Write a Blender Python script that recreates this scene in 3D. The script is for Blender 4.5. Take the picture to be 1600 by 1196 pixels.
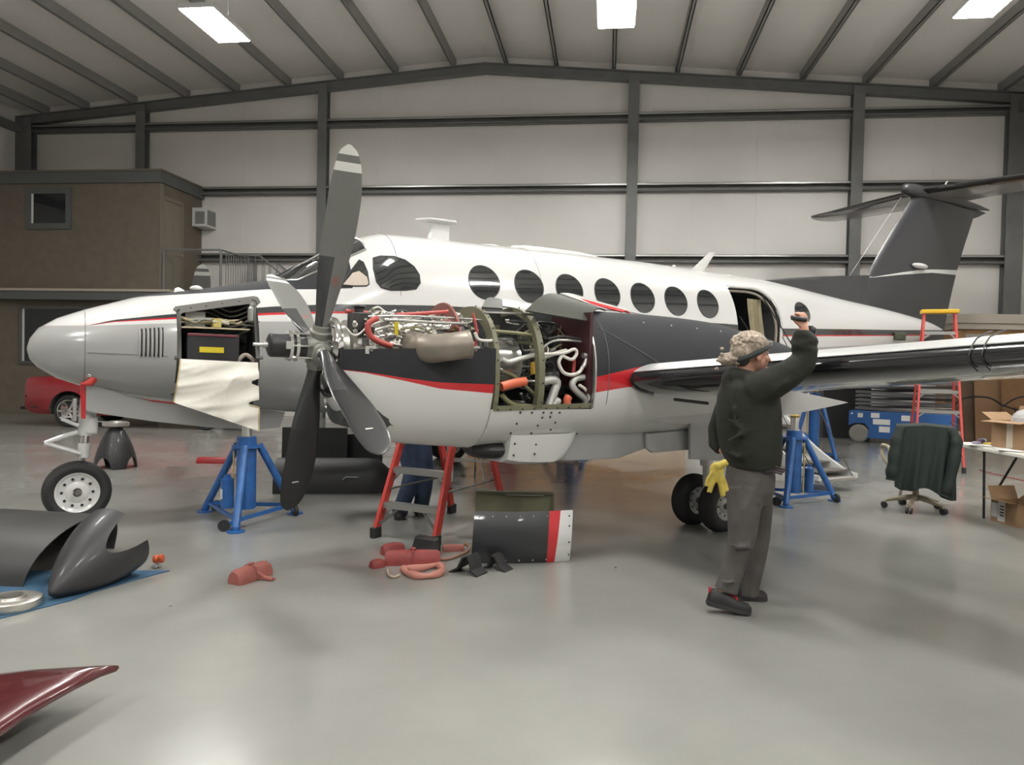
import bpy, bmesh, math, random
import numpy as np
from mathutils import Vector, Matrix, Euler
for o in list(bpy.data.objects): bpy.data.objects.remove(o)
SC = bpy.context.scene; COL = SC.collection
R_ = math.radians; PI = math.pi
# ------------------------------------------------------------ camera (eye height 1.47 m)
FPX, PIT, ROL, EYE = 1170.82, -.0241, .0209, 1.4746
_cp,_sp=math.cos(PIT),math.sin(PIT); _cr,_sr=math.cos(ROL),math.sin(ROL)
FW=np.array([0,_cp,_sp]); _u0=np.array([0,-_sp,_cp]); _r0=np.array([1.,0,0])
RT=_cr*_r0+_sr*_u0; UP=-_sr*_r0+_cr*_u0; CAM=np.array([0,0,EYE])
cd=bpy.data.cameras.new('camera'); cam=bpy.data.objects.new('camera',cd); COL.objects.link(cam)
cd.sensor_width=36; cd.lens=FPX/1600*36; cd.clip_start=.05; cd.clip_end=200
cam.matrix_world=Matrix(((RT[0],UP[0],-FW[0],0),(RT[1],UP[1],-FW[1],0),(RT[2],UP[2],-FW[2],EYE),(0,0,0,1)))
SC.camera=cam
vs=SC.view_settings; vs.view_transform='Standard'; vs.look='None'; vs.gamma=1; vs.use_curve_mapping=False; vs.exposure=0.1
LAMP=118.0; CEIL_GLOW=60.0
wd=bpy.data.worlds.new('world'); SC.world=wd; wd.use_nodes=True
wd.node_tree.nodes['Background'].inputs[0].default_value=(.6,.58,.55,1); wd.node_tree.nodes['Background'].inputs[1].default_value=.3
# ------------------------------------------------------------ measuring helpers: sight lines met with real planes
def ray(x,y): return FW+RT*(x-800)/FPX+UP*(598-y)/FPX
def hit(x,y,P,N):
    r=ray(x,y); t=((P-CAM)@N)/(r@N); return CAM+r*t
UZ=np.array([0,0,1.])
def fl(x,y,z=0.): q=hit(x,y,np.array([0,0,z]),UZ); return float(q[0]),float(q[1])
def atY(x,y,Y): q=hit(x,y,np.array([0,Y,0]),np.array([0,1.,0])); return float(q[0]),float(Y),float(q[2])
PSI,API=.5524,.0082
AO=np.array([-3.8234,6.5941,0]); _c,_s=math.cos(PSI),math.sin(PSI)
AD=np.array([_c,_s,0]); AN=np.array([_s,-_c,0]); AU=UZ*math.cos(API)+AD*math.sin(API); AD2=AD*math.cos(API)-UZ*math.sin(API)
def ac(x,y,l=0.): q=hit(x,y,AO+AN*l,AN)-AO; return float(q@AD2),float(q@AU)
BET=.1259; WO=np.array([0,18.85,0]); WN=np.array([math.sin(BET),math.cos(BET),0]); WT=np.array([math.cos(BET),-math.sin(BET),0])
def wp(x,y,dep=0.): q=hit(x,y,WO-WN*dep,WN)-WO; return float(q@WT),float(q[2])
def W(t,dep,z): q=WO+WT*t-WN*dep; return (q[0],q[1],z)
# ------------------------------------------------------------ materials
MATS={}
def mat(name,col,rough=.5,metal=0,coat=0,noise=0,nscale=8,bump=0,bscale=60,emit=0,alpha=None,trans=0,sheen=0,spec=None):
    if name in MATS: return MATS[name]
    m=bpy.data.materials.new(name); m.use_nodes=True; nt=m.node_tree; b=nt.nodes['Principled BSDF']
    b.inputs['Base Color'].default_value=(*col,1); b.inputs['Roughness'].default_value=rough; b.inputs['Metallic'].default_value=metal
    b.inputs['Coat Weight'].default_value=coat; b.inputs['Coat Roughness'].default_value=.06
    if spec is not None: b.inputs['Specular IOR Level'].default_value=spec
    if trans: b.inputs['Transmission Weight'].default_value=trans
    if sheen: b.inputs['Sheen Weight'].default_value=sheen
    if emit: b.inputs['Emission Color'].default_value=(*col,1); b.inputs['Emission Strength'].default_value=emit
    if alpha is not None: b.inputs['Alpha'].default_value=alpha
    if noise or bump:
        tc=nt.nodes.new('ShaderNodeTexCoord')
    if noise:
        n=nt.nodes.new('ShaderNodeTexNoise'); n.inputs['Scale'].default_value=nscale; n.inputs['Detail'].default_value=6
        nt.links.new(tc.outputs['Object'],n.inputs['Vector'])
        r=nt.nodes.new('ShaderNodeMapRange'); r.inputs['From Min'].default_value=.3; r.inputs['From Max'].default_value=.7
        r.inputs['To Min'].default_value=1-noise; r.inputs['To Max'].default_value=1+noise
        nt.links.new(n.outputs['Fac'],r.inputs['Value'])
        mx=nt.nodes.new('ShaderNodeVectorMath'); mx.operation='SCALE'; mx.inputs[0].default_value=col
        nt.links.new(r.outputs[0],mx.inputs['Scale']); nt.links.new(mx.outputs[0],b.inputs['Base Color'])
    if bump:
        n=nt.nodes.new('ShaderNodeTexNoise'); n.inputs['Scale'].default_value=bscale; n.inputs['Detail'].default_value=3
        nt.links.new(tc.outputs['Object'],n.inputs['Vector'])
        bp=nt.nodes.new('ShaderNodeBump'); bp.inputs['Strength'].default_value=bump; bp.inputs['Distance'].default_value=.01
        nt.links.new(n.outputs['Fac'],bp.inputs['Height']); nt.links.new(bp.outputs[0],b.inputs['Normal'])
    MATS[name]=m; return m
# ------------------------------------------------------------ mesh builder
def V(*a): return np.array(a,float)
def unit(v): v=np.asarray(v,float); return v/(np.linalg.norm(v)+1e-12)
def frame(d):
    d=unit(d); a=V(0,0,1) if abs(d[2])<.9 else V(1,0,0)
    x=unit(np.cross(a,d)); y=np.cross(d,x); return x,y,d
class MB:
    def __init__(s): s.v=[]; s.f=[]; s.m=[]
    def add(s,vs,fs,m=0):
        k=len(s.v); s.v+= [tuple(map(float,p)) for p in vs]; s.f+=[tuple(i+k for i in f) for f in fs]; s.m+=[m]*len(fs); return s
    def hexa(s,p,m=0):      # 8 corners: bottom 4, top 4
        return s.add(p,[(0,3,2,1),(4,5,6,7),(0,1,5,4),(1,2,6,5),(2,3,7,6),(3,0,4,7)],m)
    def box(s,c,size,rz=0,m=0,ry=0,rx=0):
        M=Euler((rx,ry,rz)).to_matrix(); a,b,h=[q/2 for q in size]
        return s.hexa([tuple(Vector(c)+M@Vector(q)) for q in [(-a,-b,-h),(a,-b,-h),(a,b,-h),(-a,b,-h),(-a,-b,h),(a,-b,h),(a,b,h),(-a,b,h)]],m)
    def bar(s,p,q,w,t,up=(0,0,1),m=0):
        p=V(*p);q=V(*q);d=unit(q-p);x=np.cross(d,up)
        x=unit(x) if np.linalg.norm(x)>1e-6 else V(1,0,0)
        y=np.cross(x,d); x=x*w/2;y=y*t/2
        return s.hexa([p-x-y,p+x-y,q+x-y,q-x-y,p-x+y,p+x+y,q+x+y,q-x+y],m)
    def loft(s,rings,m=0,cap=True,closed=True):
        n=len(rings[0]); vs=[p for r in rings for p in r]; fs=[]
        for i in range(len(rings)-1):
            for j in range(n if closed else n-1):
                a=i*n+j; b=i*n+(j+1)%n; fs.append((a,b,b+n,a+n))
        if cap: fs.append(tuple(range(n))[::-1]); fs.append(tuple((len(rings)-1)*n+j for j in range(n)))
        return s.add(vs,fs,m)
    def tube(s,pts,r,n=10,m=0,cap=True):
        pts=[V(*p) for p in pts]; rr=r if hasattr(r,'__len__') else [r]*len(pts); rings=[]; x=None
        for i,p in enumerate(pts):
            d=unit((pts[min(i+1,len(pts)-1)]-pts[max(i-1,0)]))
            if x is None: x,y,_=frame(d)
            else:
                x=x-d*(x@d); x=unit(x) ; y=np.cross(d,x)
            rings.append([p+rr[i]*(x*math.cos(a)+y*math.sin(a)) for a in [2*PI*k/n for k in range(n)]])
        return s.loft(rings,m,cap)
    def cyl(s,p,q,r0,r1=None,n=20,m=0): return s.tube([p,q],[r0,r0 if r1 is None else r1],n,m)
    def lathe(s,c,ax,prof,n=32,m=0,closed=False,cap=True):      # prof (along axis, radius)
        x,y,d=frame(ax); c=V(*c)
        rings=[[c+d*a+max(r,1e-4)*(x*math.cos(t)+y*math.sin(t)) for t in [2*PI*k/n for k in range(n)]] for a,r in prof]
        if closed: rings.append(rings[0])
        return s.loft(rings,m,cap=cap and not closed)
    def prism(s,pts,off,m=0):
        n=len(pts); off=V(*off); a=[V(*p) for p in pts]; b=[p+off for p in a]
        return s.add(a+b,[tuple(range(n))[::-1],tuple(range(n,2*n))]+[(i,(i+1)%n,(i+1)%n+n,i+n) for i in range(n)],m)
    def ell(s,c,r,n=16,k=10,m=0,R=None):
        M=R if R is not None else np.eye(3); rings=[]
        for i in range(k+1):
            t=PI*i/k; rings.append([V(*c)+M@V(r[0]*max(math.sin(t),.01)*math.cos(a),r[1]*max(math.sin(t),.01)*math.sin(a),r[2]*math.cos(t)) for a in [2*PI*j/n for j in range(n)]])
        return s.loft(rings,m)
    def sheet(s,grid,th=None,m=0,m2=None):   # grid of points, thickness along own normal
        a=len(grid); b=len(grid[0]); G=np.array(grid,float)
        du=np.gradient(G,axis=0); dv=np.gradient(G,axis=1); N=np.cross(du,dv); N/= (np.linalg.norm(N,axis=2,keepdims=True)+1e-12)
        q=[(i*b+j,i*b+j+1,(i+1)*b+j+1,(i+1)*b+j) for i in range(a-1) for j in range(b-1)]
        if th is None: return s.add(G.reshape(-1,3),q,m)
        H=G+N*th; n=a*b; k=len(s.v)
        s.add(np.concatenate([G.reshape(-1,3),H.reshape(-1,3)]),[f[::-1] for f in q],m)
        per=[(i,0) for i in range(a)]+[(a-1,j) for j in range(1,b)]+[(i,b-1) for i in range(a-2,-1,-1)]+[(0,j) for j in range(b-2,0,-1)]
        idx=[i*b+j for i,j in per]
        fs=[tuple(x+n for x in f) for f in q]
        m2=m if m2 is None else m2
        s.f+=[tuple(i+k for i in f) for f in fs]; s.m+=[m2]*len(fs)
        fs=[(idx[i],idx[(i+1)%len(idx)],idx[(i+1)%len(idx)]+n,idx[i]+n) for i in range(len(idx))]
        s.f+=[tuple(i+k for i in f) for f in fs]; s.m+=[m]*len(fs); return s
    def build(s,name,mats,parent=None,smooth=35,bevel=0,recalc=True,mods=None,weld=False):
        me=bpy.data.meshes.new(name); me.from_pydata(s.v,[],s.f)
        if not isinstance(mats,(list,tuple)): mats=[mats]
        for q in mats: me.materials.append(q)
        me.polygons.foreach_set('material_index',s.m)
        if recalc or weld:
            bm=bmesh.new(); bm.from_mesh(me)
            if weld: bmesh.ops.remove_doubles(bm,verts=bm.verts,dist=1e-4)
            bmesh.ops.recalc_face_normals(bm,faces=bm.faces); bm.to_mesh(me); bm.free()
        o=bpy.data.objects.new(name,me); COL.objects.link(o)
        if mods: me=applymods(o,mods)
        if smooth:
            me.shade_smooth(); me.set_sharp_from_angle(angle=R_(smooth))
        if bevel:
            b=o.modifiers.new('bevel','BEVEL'); b.width=bevel; b.segments=2; b.limit_method='ANGLE'; b.angle_limit=R_(40)
        if parent: o.parent=parent
        return o
def applymods(o,mods):
    for typ,kw in mods:
        md=o.modifiers.new(typ,typ)
        for k,v in kw.items(): setattr(md,k,v)
    dg=bpy.context.evaluated_depsgraph_get(); dg.update()
    me=bpy.data.meshes.new_from_object(o.evaluated_get(dg),preserve_all_data_layers=True,depsgraph=dg)
    me.name=o.name
    o.modifiers.clear(); old=o.data; o.data=me; bpy.data.meshes.remove(old); return me
def cut(o,cutters,smooth=35):
    for c in cutters:
        md=o.modifiers.new('b','BOOLEAN'); md.object=c; md.operation='DIFFERENCE'; md.solver='EXACT'; md.material_mode='TRANSFER'
    me=applymods(o,[])
    for c in cutters: bpy.data.objects.remove(c)
    me.shade_smooth(); me.set_sharp_from_angle(angle=R_(smooth)); return o
def tag(o,label=None,cat=None,group=None,kind=None):
    if label: o['label']=label
    if cat: o['category']=cat
    if group: o['group']=group
    if kind: o['kind']=kind
    return o
def thing(name,label,cat,loc=(0,0,0),rz=0,group=None):
    o=bpy.data.objects.new(name,None); COL.objects.link(o); o.location=loc; o.rotation_euler=(0,0,rz); o.empty_display_size=.2
    return tag(o,label,cat,group)
def struct(o): o['kind']='structure'; return o
def copy_tree(o,parent=None,src=None):
    c=o.copy(); COL.objects.link(c)
    if parent: c.parent=parent
    for ch in [q for q in bpy.data.objects if q.parent==o]: copy_tree(ch,c)
    return c
def P1(xs,ys):    # monotone-ish cubic interpolation
    xs=np.array(xs,float); ys=np.array(ys,float); h=np.diff(xs); dl=np.diff(ys)/h; m=np.zeros(len(xs)); m[0]=dl[0]; m[-1]=dl[-1]
    for i in range(1,len(xs)-1):
        m[i]=0 if dl[i-1]*dl[i]<=0 else 3*(h[i-1]+h[i])/((2*h[i]+h[i-1])/dl[i-1]+(h[i]+2*h[i-1])/dl[i])
    def f(x):
        x=min(max(x,xs[0]),xs[-1]); i=min(int(np.searchsorted(xs,x,side='right'))-1,len(xs)-2); t=(x-xs[i])/h[i]
        return float((1+2*t)*(1-t)**2*ys[i]+t*(1-t)**2*h[i]*m[i]+t*t*(3-2*t)*ys[i+1]+t*t*(t-1)*h[i]*m[i+1])
    return f
def spline(pts,n=8):
    pts=[V(*p) for p in pts]; out=[]
    for i in range(len(pts)-1):
        a=pts[max(i-1,0)];b=pts[i];c=pts[i+1];d=pts[min(i+2,len(pts)-1)]
        for k in range(n):
            t=k/n; out.append(.5*((2*b)+(c-a)*t+(2*a-5*b+4*c-d)*t*t+(-a+3*b-3*c+d)*t**3))
    out.append(pts[-1]); return out
# ============================================================ ROOM
M_ceil=mat('ceiling_insulation',(.84,.815,.78),.5,noise=.04,nscale=.5,bump=.2,bscale=2)
M_wall=mat('insulation',(.75,.725,.69),.38,noise=.05,nscale=.6,bump=.25,bscale=3)
M_steel=mat('primer_steel',(.165,.167,.163),.42,noise=.1,nscale=3)
M_bright=mat('bright_steel',(.42,.42,.40),.3,metal=.8)
M_tan=mat('tan_siding',(.155,.13,.10),.8,noise=.08,nscale=5)
M_fascia=mat('grey_fascia',(.105,.11,.108),.7)
M_wood=mat('pine_panelling',(.36,.2,.09),.55,noise=.25,nscale=3)
M_white=mat('white_plastic',(.62,.62,.6),.45)
M_black=mat('black_plastic',(.02,.02,.022),.45)
M_dkglass=mat('dark_glass',(.015,.017,.018),.06,spec=.6)
def floor_mat():
    m=bpy.data.materials.new('grey_epoxy'); m.use_nodes=True; nt=m.node_tree; b=nt.nodes['Principled BSDF']; L=nt.links.new
    tc=nt.nodes.new('ShaderNodeTexCoord')
    n=nt.nodes.new('ShaderNodeTexNoise'); n.inputs['Scale'].default_value=.55; n.inputs['Detail'].default_value=7; n.inputs['Roughness'].default_value=.6
    L(tc.outputs['Object'],n.inputs['Vector'])
    cr=nt.nodes.new('ShaderNodeValToRGB'); cr.color_ramp.elements[0].position=.3; cr.color_ramp.elements[0].color=(.205,.205,.188,1); cr.color_ramp.elements[1].position=.72; cr.color_ramp.elements[1].color=(.275,.275,.253,1)
    L(n.outputs['Fac'],cr.inputs[0])
    # scattered dark specks
    v=nt.nodes.new('ShaderNodeTexVoronoi'); v.inputs['Scale'].default_value=1.7; L(tc.outputs['Object'],v.inputs['Vector'])
    lt=nt.nodes.new('ShaderNodeMath'); lt.operation='LESS_THAN'; lt.inputs[1].default_value=.018; L(v.outputs['Distance'],lt.inputs[0])
    mx=nt.nodes.new('ShaderNodeMix'); mx.data_type='RGBA'; L(lt.outputs[0],mx.inputs[0]); L(cr.outputs[0],mx.inputs[6]); mx.inputs[7].default_value=(.07,.065,.06,1)
    L(mx.outputs[2],b.inputs['Base Color'])
    n2=nt.nodes.new('ShaderNodeTexNoise'); n2.inputs['Scale'].default_value=1.3; n2.inputs['Detail'].default_value=5; L(tc.outputs['Object'],n2.inputs['Vector'])
    mr=nt.nodes.new('ShaderNodeMapRange'); mr.inputs['From Min'].default_value=.3; mr.inputs['From Max'].default_value=.7; mr.inputs['To Min'].default_value=.13; mr.inputs['To Max'].default_value=.26
    L(n2.outputs['Fac'],mr.inputs[0]); L(mr.outputs[0],b.inputs['Roughness'])
    b.inputs['Specular IOR Level'].default_value=.5
    bp=nt.nodes.new('ShaderNodeBump'); bp.inputs['Strength'].default_value=.06; bp.inputs['Distance'].default_value=.02
    n3=nt.nodes.new('ShaderNodeTexNoise'); n3.inputs['Scale'].default_value=4; L(tc.outputs['Object'],n3.inputs['Vector']); L(n3.outputs['Fac'],bp.inputs['Height']); L(bp.outputs[0],b.inputs['Normal'])
    return m
TL,TR,DEP=wp(34,220)[0],wp(1597,200)[0],34
T0,ZR=wp(760,96); T0=float(T0); SL=.083
zc=lambda t: ZR+.12-SL*abs(t-T0)
def slab(name,pts,th,mt):
    b=MB(); b.prism(pts,th); return struct(b.build(name,mt,smooth=0))
slab('floor',[W(TL-.3,-.3,-.2),W(TR+.3,-.3,-.2),W(TR+.3,DEP+.3,-.2),W(TL-.3,DEP+.3,-.2)],(0,0,.2),floor_mat())
def wallp(name,ts):
    pass
nb=-WN
slab('wall_back',[W(TL,0,0),W(TR,0,0),W(TR,0,zc(TR)),W(T0,0,zc(T0)),W(TL,0,zc(TL))],tuple(WN*.15),M_wall)
slab('wall_front',[W(TL,DEP,0),W(TR,DEP,0),W(TR,DEP,zc(TR)),W(T0,DEP,zc(T0)),W(TL,DEP,zc(TL))],tuple(-WN*.15),mat('front_wall_grey',(.30,.29,.27),.5))
slab('wall_left',[W(TL,0,0),W(TL,DEP,0),W(TL,DEP,zc(TL)),W(TL,0,zc(TL))],tuple(-WT*.15),M_wall)
slab('wall_right',[W(TR,0,0),W(TR,DEP,0),W(TR,DEP,zc(TR)),W(TR,0,zc(TR))],tuple(WT*.15),M_wall)
b=MB()
b.prism([W(TL,0,zc(TL)),W(T0,0,zc(T0)),W(T0,DEP,zc(T0)),W(TL,DEP,zc(TL))],(0,0,.12))
b.prism([W(T0,0,zc(T0)),W(TR,0,zc(TR)),W(TR,DEP,zc(TR)),W(T0,DEP,zc(T0))],(0,0,.12))
struct(b.build('ceiling',M_ceil,smooth=0))
tn=[0]
def trim(b,m,smooth=0,name='trim'):
    tn[0]+=1; return struct(b.build('%s_%d'%(name,tn[0]),m,smooth=smooth))
# ceiling purlins (Z sections) run from the back wall towards the camera
k=0
px=[15,78,140,215,297,375,455,537,622,712,790,868,957,1055,1150,1250,1348,1453,1560]
M_purl=mat('purlin_primer',(.27,.265,.25),.5)
for i,x in enumerate(px):
    t=wp(x,120)[0]; z=zc(t)
    if t<TL+.2 or t>TR-.2: continue
    b=MB(); sg=-1 if t<T0 else 1
    b.prism([W(t-.01,0,z+.01),W(t+.01,0,z+.01),W(t+.01,0,z-.22),W(t-.01,0,z-.22)],tuple(-WN*DEP))
    b.prism([W(t-.01,0,z-.20),W(t+.08*sg,0,z-.20),W(t+.08*sg,0,z-.22),W(t-.01,0,z-.22)],tuple(-WN*DEP))
    b.prism([W(t+.06*sg,0,z-.17),W(t+.08*sg,0,z-.17),W(t+.08*sg,0,z-.22),W(t+.06*sg,0,z-.22)],tuple(-WN*DEP))
    trim(b,M_purl)
def rafter(dep,dz,hh,wid):
    for a,c in ((TL,T0),(T0,TR)):
        b=MB(); za,zb=zc(a)-.235,zc(c)-.235
        for lo,hi,d0,d1 in ((0,-.02,0,wid),(-hh+.02,-hh,0,wid),(0,-hh,wid*.45,wid*.55)):
            b.prism([W(a,dep+d0,za+lo),W(c,dep+d0,zb+lo),W(c,dep+d0,zb+hi),W(a,dep+d0,za+hi)],tuple(-WN*(d1-d0)))
        trim(b,M_steel)
rafter(.05,0,.24,.2); rafter(9.6,0,.5,.25) if False else None
# columns (I sections) on the back wall
for x,w in ((34,.5),(227,.26),(508,.24),(988,.26),(1335,.26),(1590,.36)):
    t=wp(x,250)[0]; t=min(max(t,TL+.22),TR-.2); b=MB(); z=zc(t)-.3
    for a0,a1,d0,d1 in ((-w/2,w/2,.22,.235),(-w/2,w/2,.01,.025),(-.012,.012,.02,.23)):
        b.prism([W(t+a0,d0,0),W(t+a1,d0,0),W(t+a1,d1,0),W(t+a0,d1,0)],(0,0,z))
    trim(b,M_steel)
cols=[TL+.2]+[wp(x,250)[0] for x in (227,508,988,1335)]+[TR-.2]
for y in (190,297,405,512):
    z=wp(800,y)[1]
    for a,c in zip(cols[:-1],cols[1:]):
        b=MB()
        for z0,z1,d0,d1 in ((.10,.085,.0,.20),(-.085,-.10,0,.20),(.10,-.1,.0,.015),(.10,.05,.185,.2),(-.05,-.1,.185,.2)):
            b.prism([W(a+.11,d0,z+z0),W(c-.11,d0,z+z0),W(c-.11,d1,z+z0),W(a+.11,d1,z+z0)],(0,0,z1-z0),m=1 if d0>.1 and z0==.1 else 0)  # upper front lip in brighter steel, lamp shine put into its tone
        struct(b.build('trim_%d'%(tn[0]+1),[M_steel,M_bright],smooth=0)); tn[0]+=1
# insulation seams on the wall
for x in (740,1185,590,1085,1460,380,860):
    t=wp(x,250)[0]; b=MB(); b.prism([W(t-.03,-.005,.1),W(t+.03,-.005,.1),W(t+.03,.012,.1),W(t-.03,.012,.1)],(0,0,zc(t)-.5)); trim(b,M_wall)
# side wall columns and girts
for y in (190,297):
    z=wp(800,y)[1]
    for T,sg in ((TL,1),(TR,-1)):
        b=MB(); b.prism([W(T+.01*sg,.2,z-.1),W(T+.2*sg,.2,z-.1),W(T+.2*sg,.2,z+.1),W(T+.01*sg,.2,z+.1)],tuple(-WN*(DEP-.5))); trim(b,M_steel)
# ---- lamps: high-bay panels hung under the purlins
M_lamp=mat('lit_diffuser',(1,.985,.95),.5,emit=LAMP)
M_lhous=mat('lamp_housing',(.6,.6,.6),.5)
lamp_labels={}
def lamp(x,y,z,rz,label,L=1.22,Wd=.56):
    t=thing('high_bay_lamp',label,'ceiling light',(x,y,z),rz,'high-bay lamps under the roof')
    b=MB(); b.box((0,0,.05),(Wd+.05,L+.05,.08)); b.box((0,0,.12),(Wd*.4,L*.6,.07)); b.build('lamp_housing',M_lhous,t,smooth=0,bevel=.01)
    b=MB(); b.box((0,0,0.002),(Wd,L,.012)); b.build('diffuser',M_lamp,t,smooth=0)
    b=MB(); b.box((0,0,.158),(Wd*.36,L*.55,.006)); b.build('added_ceiling_glow',mat('added_ceiling_glow',(1,.985,.95),.5,emit=CEIL_GLOW),t,smooth=0)  # glowing panel added on top of the housing to brighten the ceiling
    for sx in (-.4,.4): b=MB(); b.cyl((0,sx,.09),(0,sx,.9),.004,n=6); b.build('hanger_cable',M_steel,t)
    return t
q1=(-5.05,12.6,7.0); q2=(1.5,11.75,7.0); q3=(6.95,11.15,7.0)
lamp(*q1,-BET,'lit rectangular high-bay lamp over the nose end, leftmost in view')
lamp(*q2,-BET,'lit rectangular high-bay lamp at the top edge near the roof ridge')
lamp(*q3,-BET,'lit rectangular high-bay lamp over the tail end, rightmost in view')
for j,dy in enumerate((-6.2,-12.4,-18.6)):
    for q in (q1,q2,q3):
        lamp(q[0]+dy*math.sin(BET),q[1]+dy,7.0,-BET,'unseen high-bay lamp, %s row towards the hangar front, %s one'%(('first','second','third')[j],('left','middle','right')[[q1,q2,q3].index(q)]))
# ---- left two-storey office block
C0=18.0
cx,_,zt=atY(250,270,17.6)
fw=lambda px,py: wp(px,py,DF)
qc=WO*1; DF=1.9                                     # front face stands DF in front of the back wall
tc_=wp(250,300,DF)[0]; ztop=wp(200,270,DF)[1]; zled=wp(100,453,DF)[1]
z2b=zled-.02
slab('wall_office_front',[W(TL+.02,DF,0),W(tc_,DF,0),W(tc_,DF,ztop),W(TL+.02,DF,ztop)],tuple(WN*.1),M_tan)
slab('wall_office_side',[W(tc_-.1,DF-.12,0),W(tc_,DF-.12,0),W(tc_,DF-.12,ztop),W(tc_-.1,DF-.12,ztop)],tuple(WN*(DF-.15)),M_tan)
def wbox(name,t0,t1,d0,d1,z0,z1,m,bev=0):
    b=MB(); b.prism([W(t0,d0,z0),W(t1,d0,z0),W(t1,d1,z0),W(t0,d1,z0)],(0,0,z1-z0)); o=b.build(name,m,smooth=0,bevel=bev); return o
def wtrim(*a): tn[0]+=1; return struct(wbox('trim_%d'%tn[0],*a))
zf=wp(100,287,DF)[1]
wtrim(TL+.02,tc_+.06,DF+.005,DF+.06,zf,ztop+.02,M_fascia)
wtrim(tc_+.005,tc_+.06,.02,DF+.004,zf,ztop+.02,M_fascia)
wtrim(TL+.02,tc_+.08,0.02,DF+.08,ztop+.025,ztop+.07,M_tan)
wtrim(tc_+.005,tc_+.03,DF-.1,DF-.002,0,zf-.01,mat('tan_corner_board',(.2,.175,.14),.8))
# lower storey ledge running forward
wtrim(TL+.02,tc_+.5,DF+.01,DF+.35,zled-.06,zled,mat('pale_ledge_trim',(.42,.37,.30),.7))
wtrim(TL+.02,tc_+.5,DF+.01,DF+.32,wp(100,470,DF)[1],zled-.065,M_fascia)
# landing deck and railing
wtrim(tc_+.07,tc_+1.6,.03,DF,zled-.25,zled-.08,M_fascia)
# windows of the office
def owin(n,px0,py0,px1,py1,fr):
    t0,z1=wp(px0,py0,DF+.03); t1,z0=wp(px1,py1,DF+.03)
    b=MB(); g=.14*fr
    for a,c,e,f in ((t0,t1,z0,z0+g),(t0,t1,z1-g,z1),(t0,t0+g,z0+g,z1-g),(t1-g,t1,z0+g,z1-g)):
        b.prism([W(a,DF+.005,e),W(c,DF+.005,e),W(c,DF+.05,e),W(a,DF+.05,e)],(0,0,f-e))
    o=struct(b.build('window_%d'%n,M_fascia,smooth=0))
    b=MB(); b.prism([W(t0+g,DF+.01,z0+g),W(t1-g,DF+.01,z0+g),W(t1-g,DF+.02,z0+g),W(t0+g,DF+.02,z0+g)],(0,0,z1-z0-2*g)); b.build('window_pane',M_dkglass,o,smooth=0)
    b=MB(); b.prism([W(t0+g,DF+.021,z0+g),W(t0+g+.05,DF+.021,z0+g),W(t0+g+.05,DF+.035,z0+g),W(t0+g,DF+.035,z0+g)],(0,0,z1-z0-2*g)); b.build('window_sash',M_white,o,smooth=0)
owin(1,41,294,111,358,1); owin(2,31,478,185,572,.5)
# door in the side face (faces right)
def sidebox(name,d0,d1,x0,x1,z0,z1,m,par=None):
    b=MB(); b.prism([W(tc_+x0,d0,z0),W(tc_+x1,d0,z0),W(tc_+x1,d1,z0),W(tc_+x0,d1,z0)],(0,0,z1-z0)); return b.build(name,m,par,smooth=0)
ddoor=(1.02,1.78); zd0=zled-.05; zd1=wp(258,304,DF)[1]
M_door=mat('tan_door',(.205,.18,.14),.6)
o=struct(sidebox('door_1',ddoor[0],ddoor[1],.004,.04,zd0,zd1-.1,M_door))
for z0,z1 in ((.25,.75),(.95,1.2),(1.35,1.8)):
    for a,c in ((.08,.34),(.42,.68)): sidebox('door_panel',ddoor[0]+a,ddoor[0]+c,.041,.047,zd0+z0,zd0+z1,M_door,o)
b=MB(); b.ell(W(tc_+.08,ddoor[0]+.06,zd0+1.0),(.03,.03,.03)); b.build('door_handle',M_bright,o)
for a,c,e,f in ((ddoor[0]-.07,ddoor[0]-.005,zd0,zd1),(ddoor[1]+.005,ddoor[1]+.07,zd0,zd1),(ddoor[0],ddoor[1],zd1-.09,zd1)):
    tn[0]+=1; struct(sidebox('trim_%d'%tn[0],a,c,.004,.05,e,f,mat('tan_corner_board',(.2,.175,.14),.8)))
# air conditioner on the side face
ac_=thing('air_conditioner','white window air conditioner on the tan office wall beside the upstairs door','air conditioner',W(tc_,.45,0),0)
za0,za1=wp(322,348,1.0)[1],wp(322,318,1.0)[1]
def sb(name,d0,d1,x0,x1,z0,z1,m):
    b=MB(); P=V(*W(tc_,.45,0)); b.prism([V(*W(tc_+x0,d0,z0))-P,V(*W(tc_+x1,d0,z0))-P,V(*W(tc_+x1,d1,z0))-P,V(*W(tc_+x0,d1,z0))-P],(0,0,z1-z0)); return b.build(name,m,ac_,smooth=0,bevel=.006)
sb('housing',.02,.52,.01,.40,za0,za1,M_white); sb('grille',.07,.47,.402,.41,za0+.05,za1-.05,mat('grille_grey',(.2,.2,.19),.6)); 
sb('side_vent',.522,.528,.1,.36,za0+.06,za1-.1,mat('grille_grey',(0,0,0)))
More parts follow.
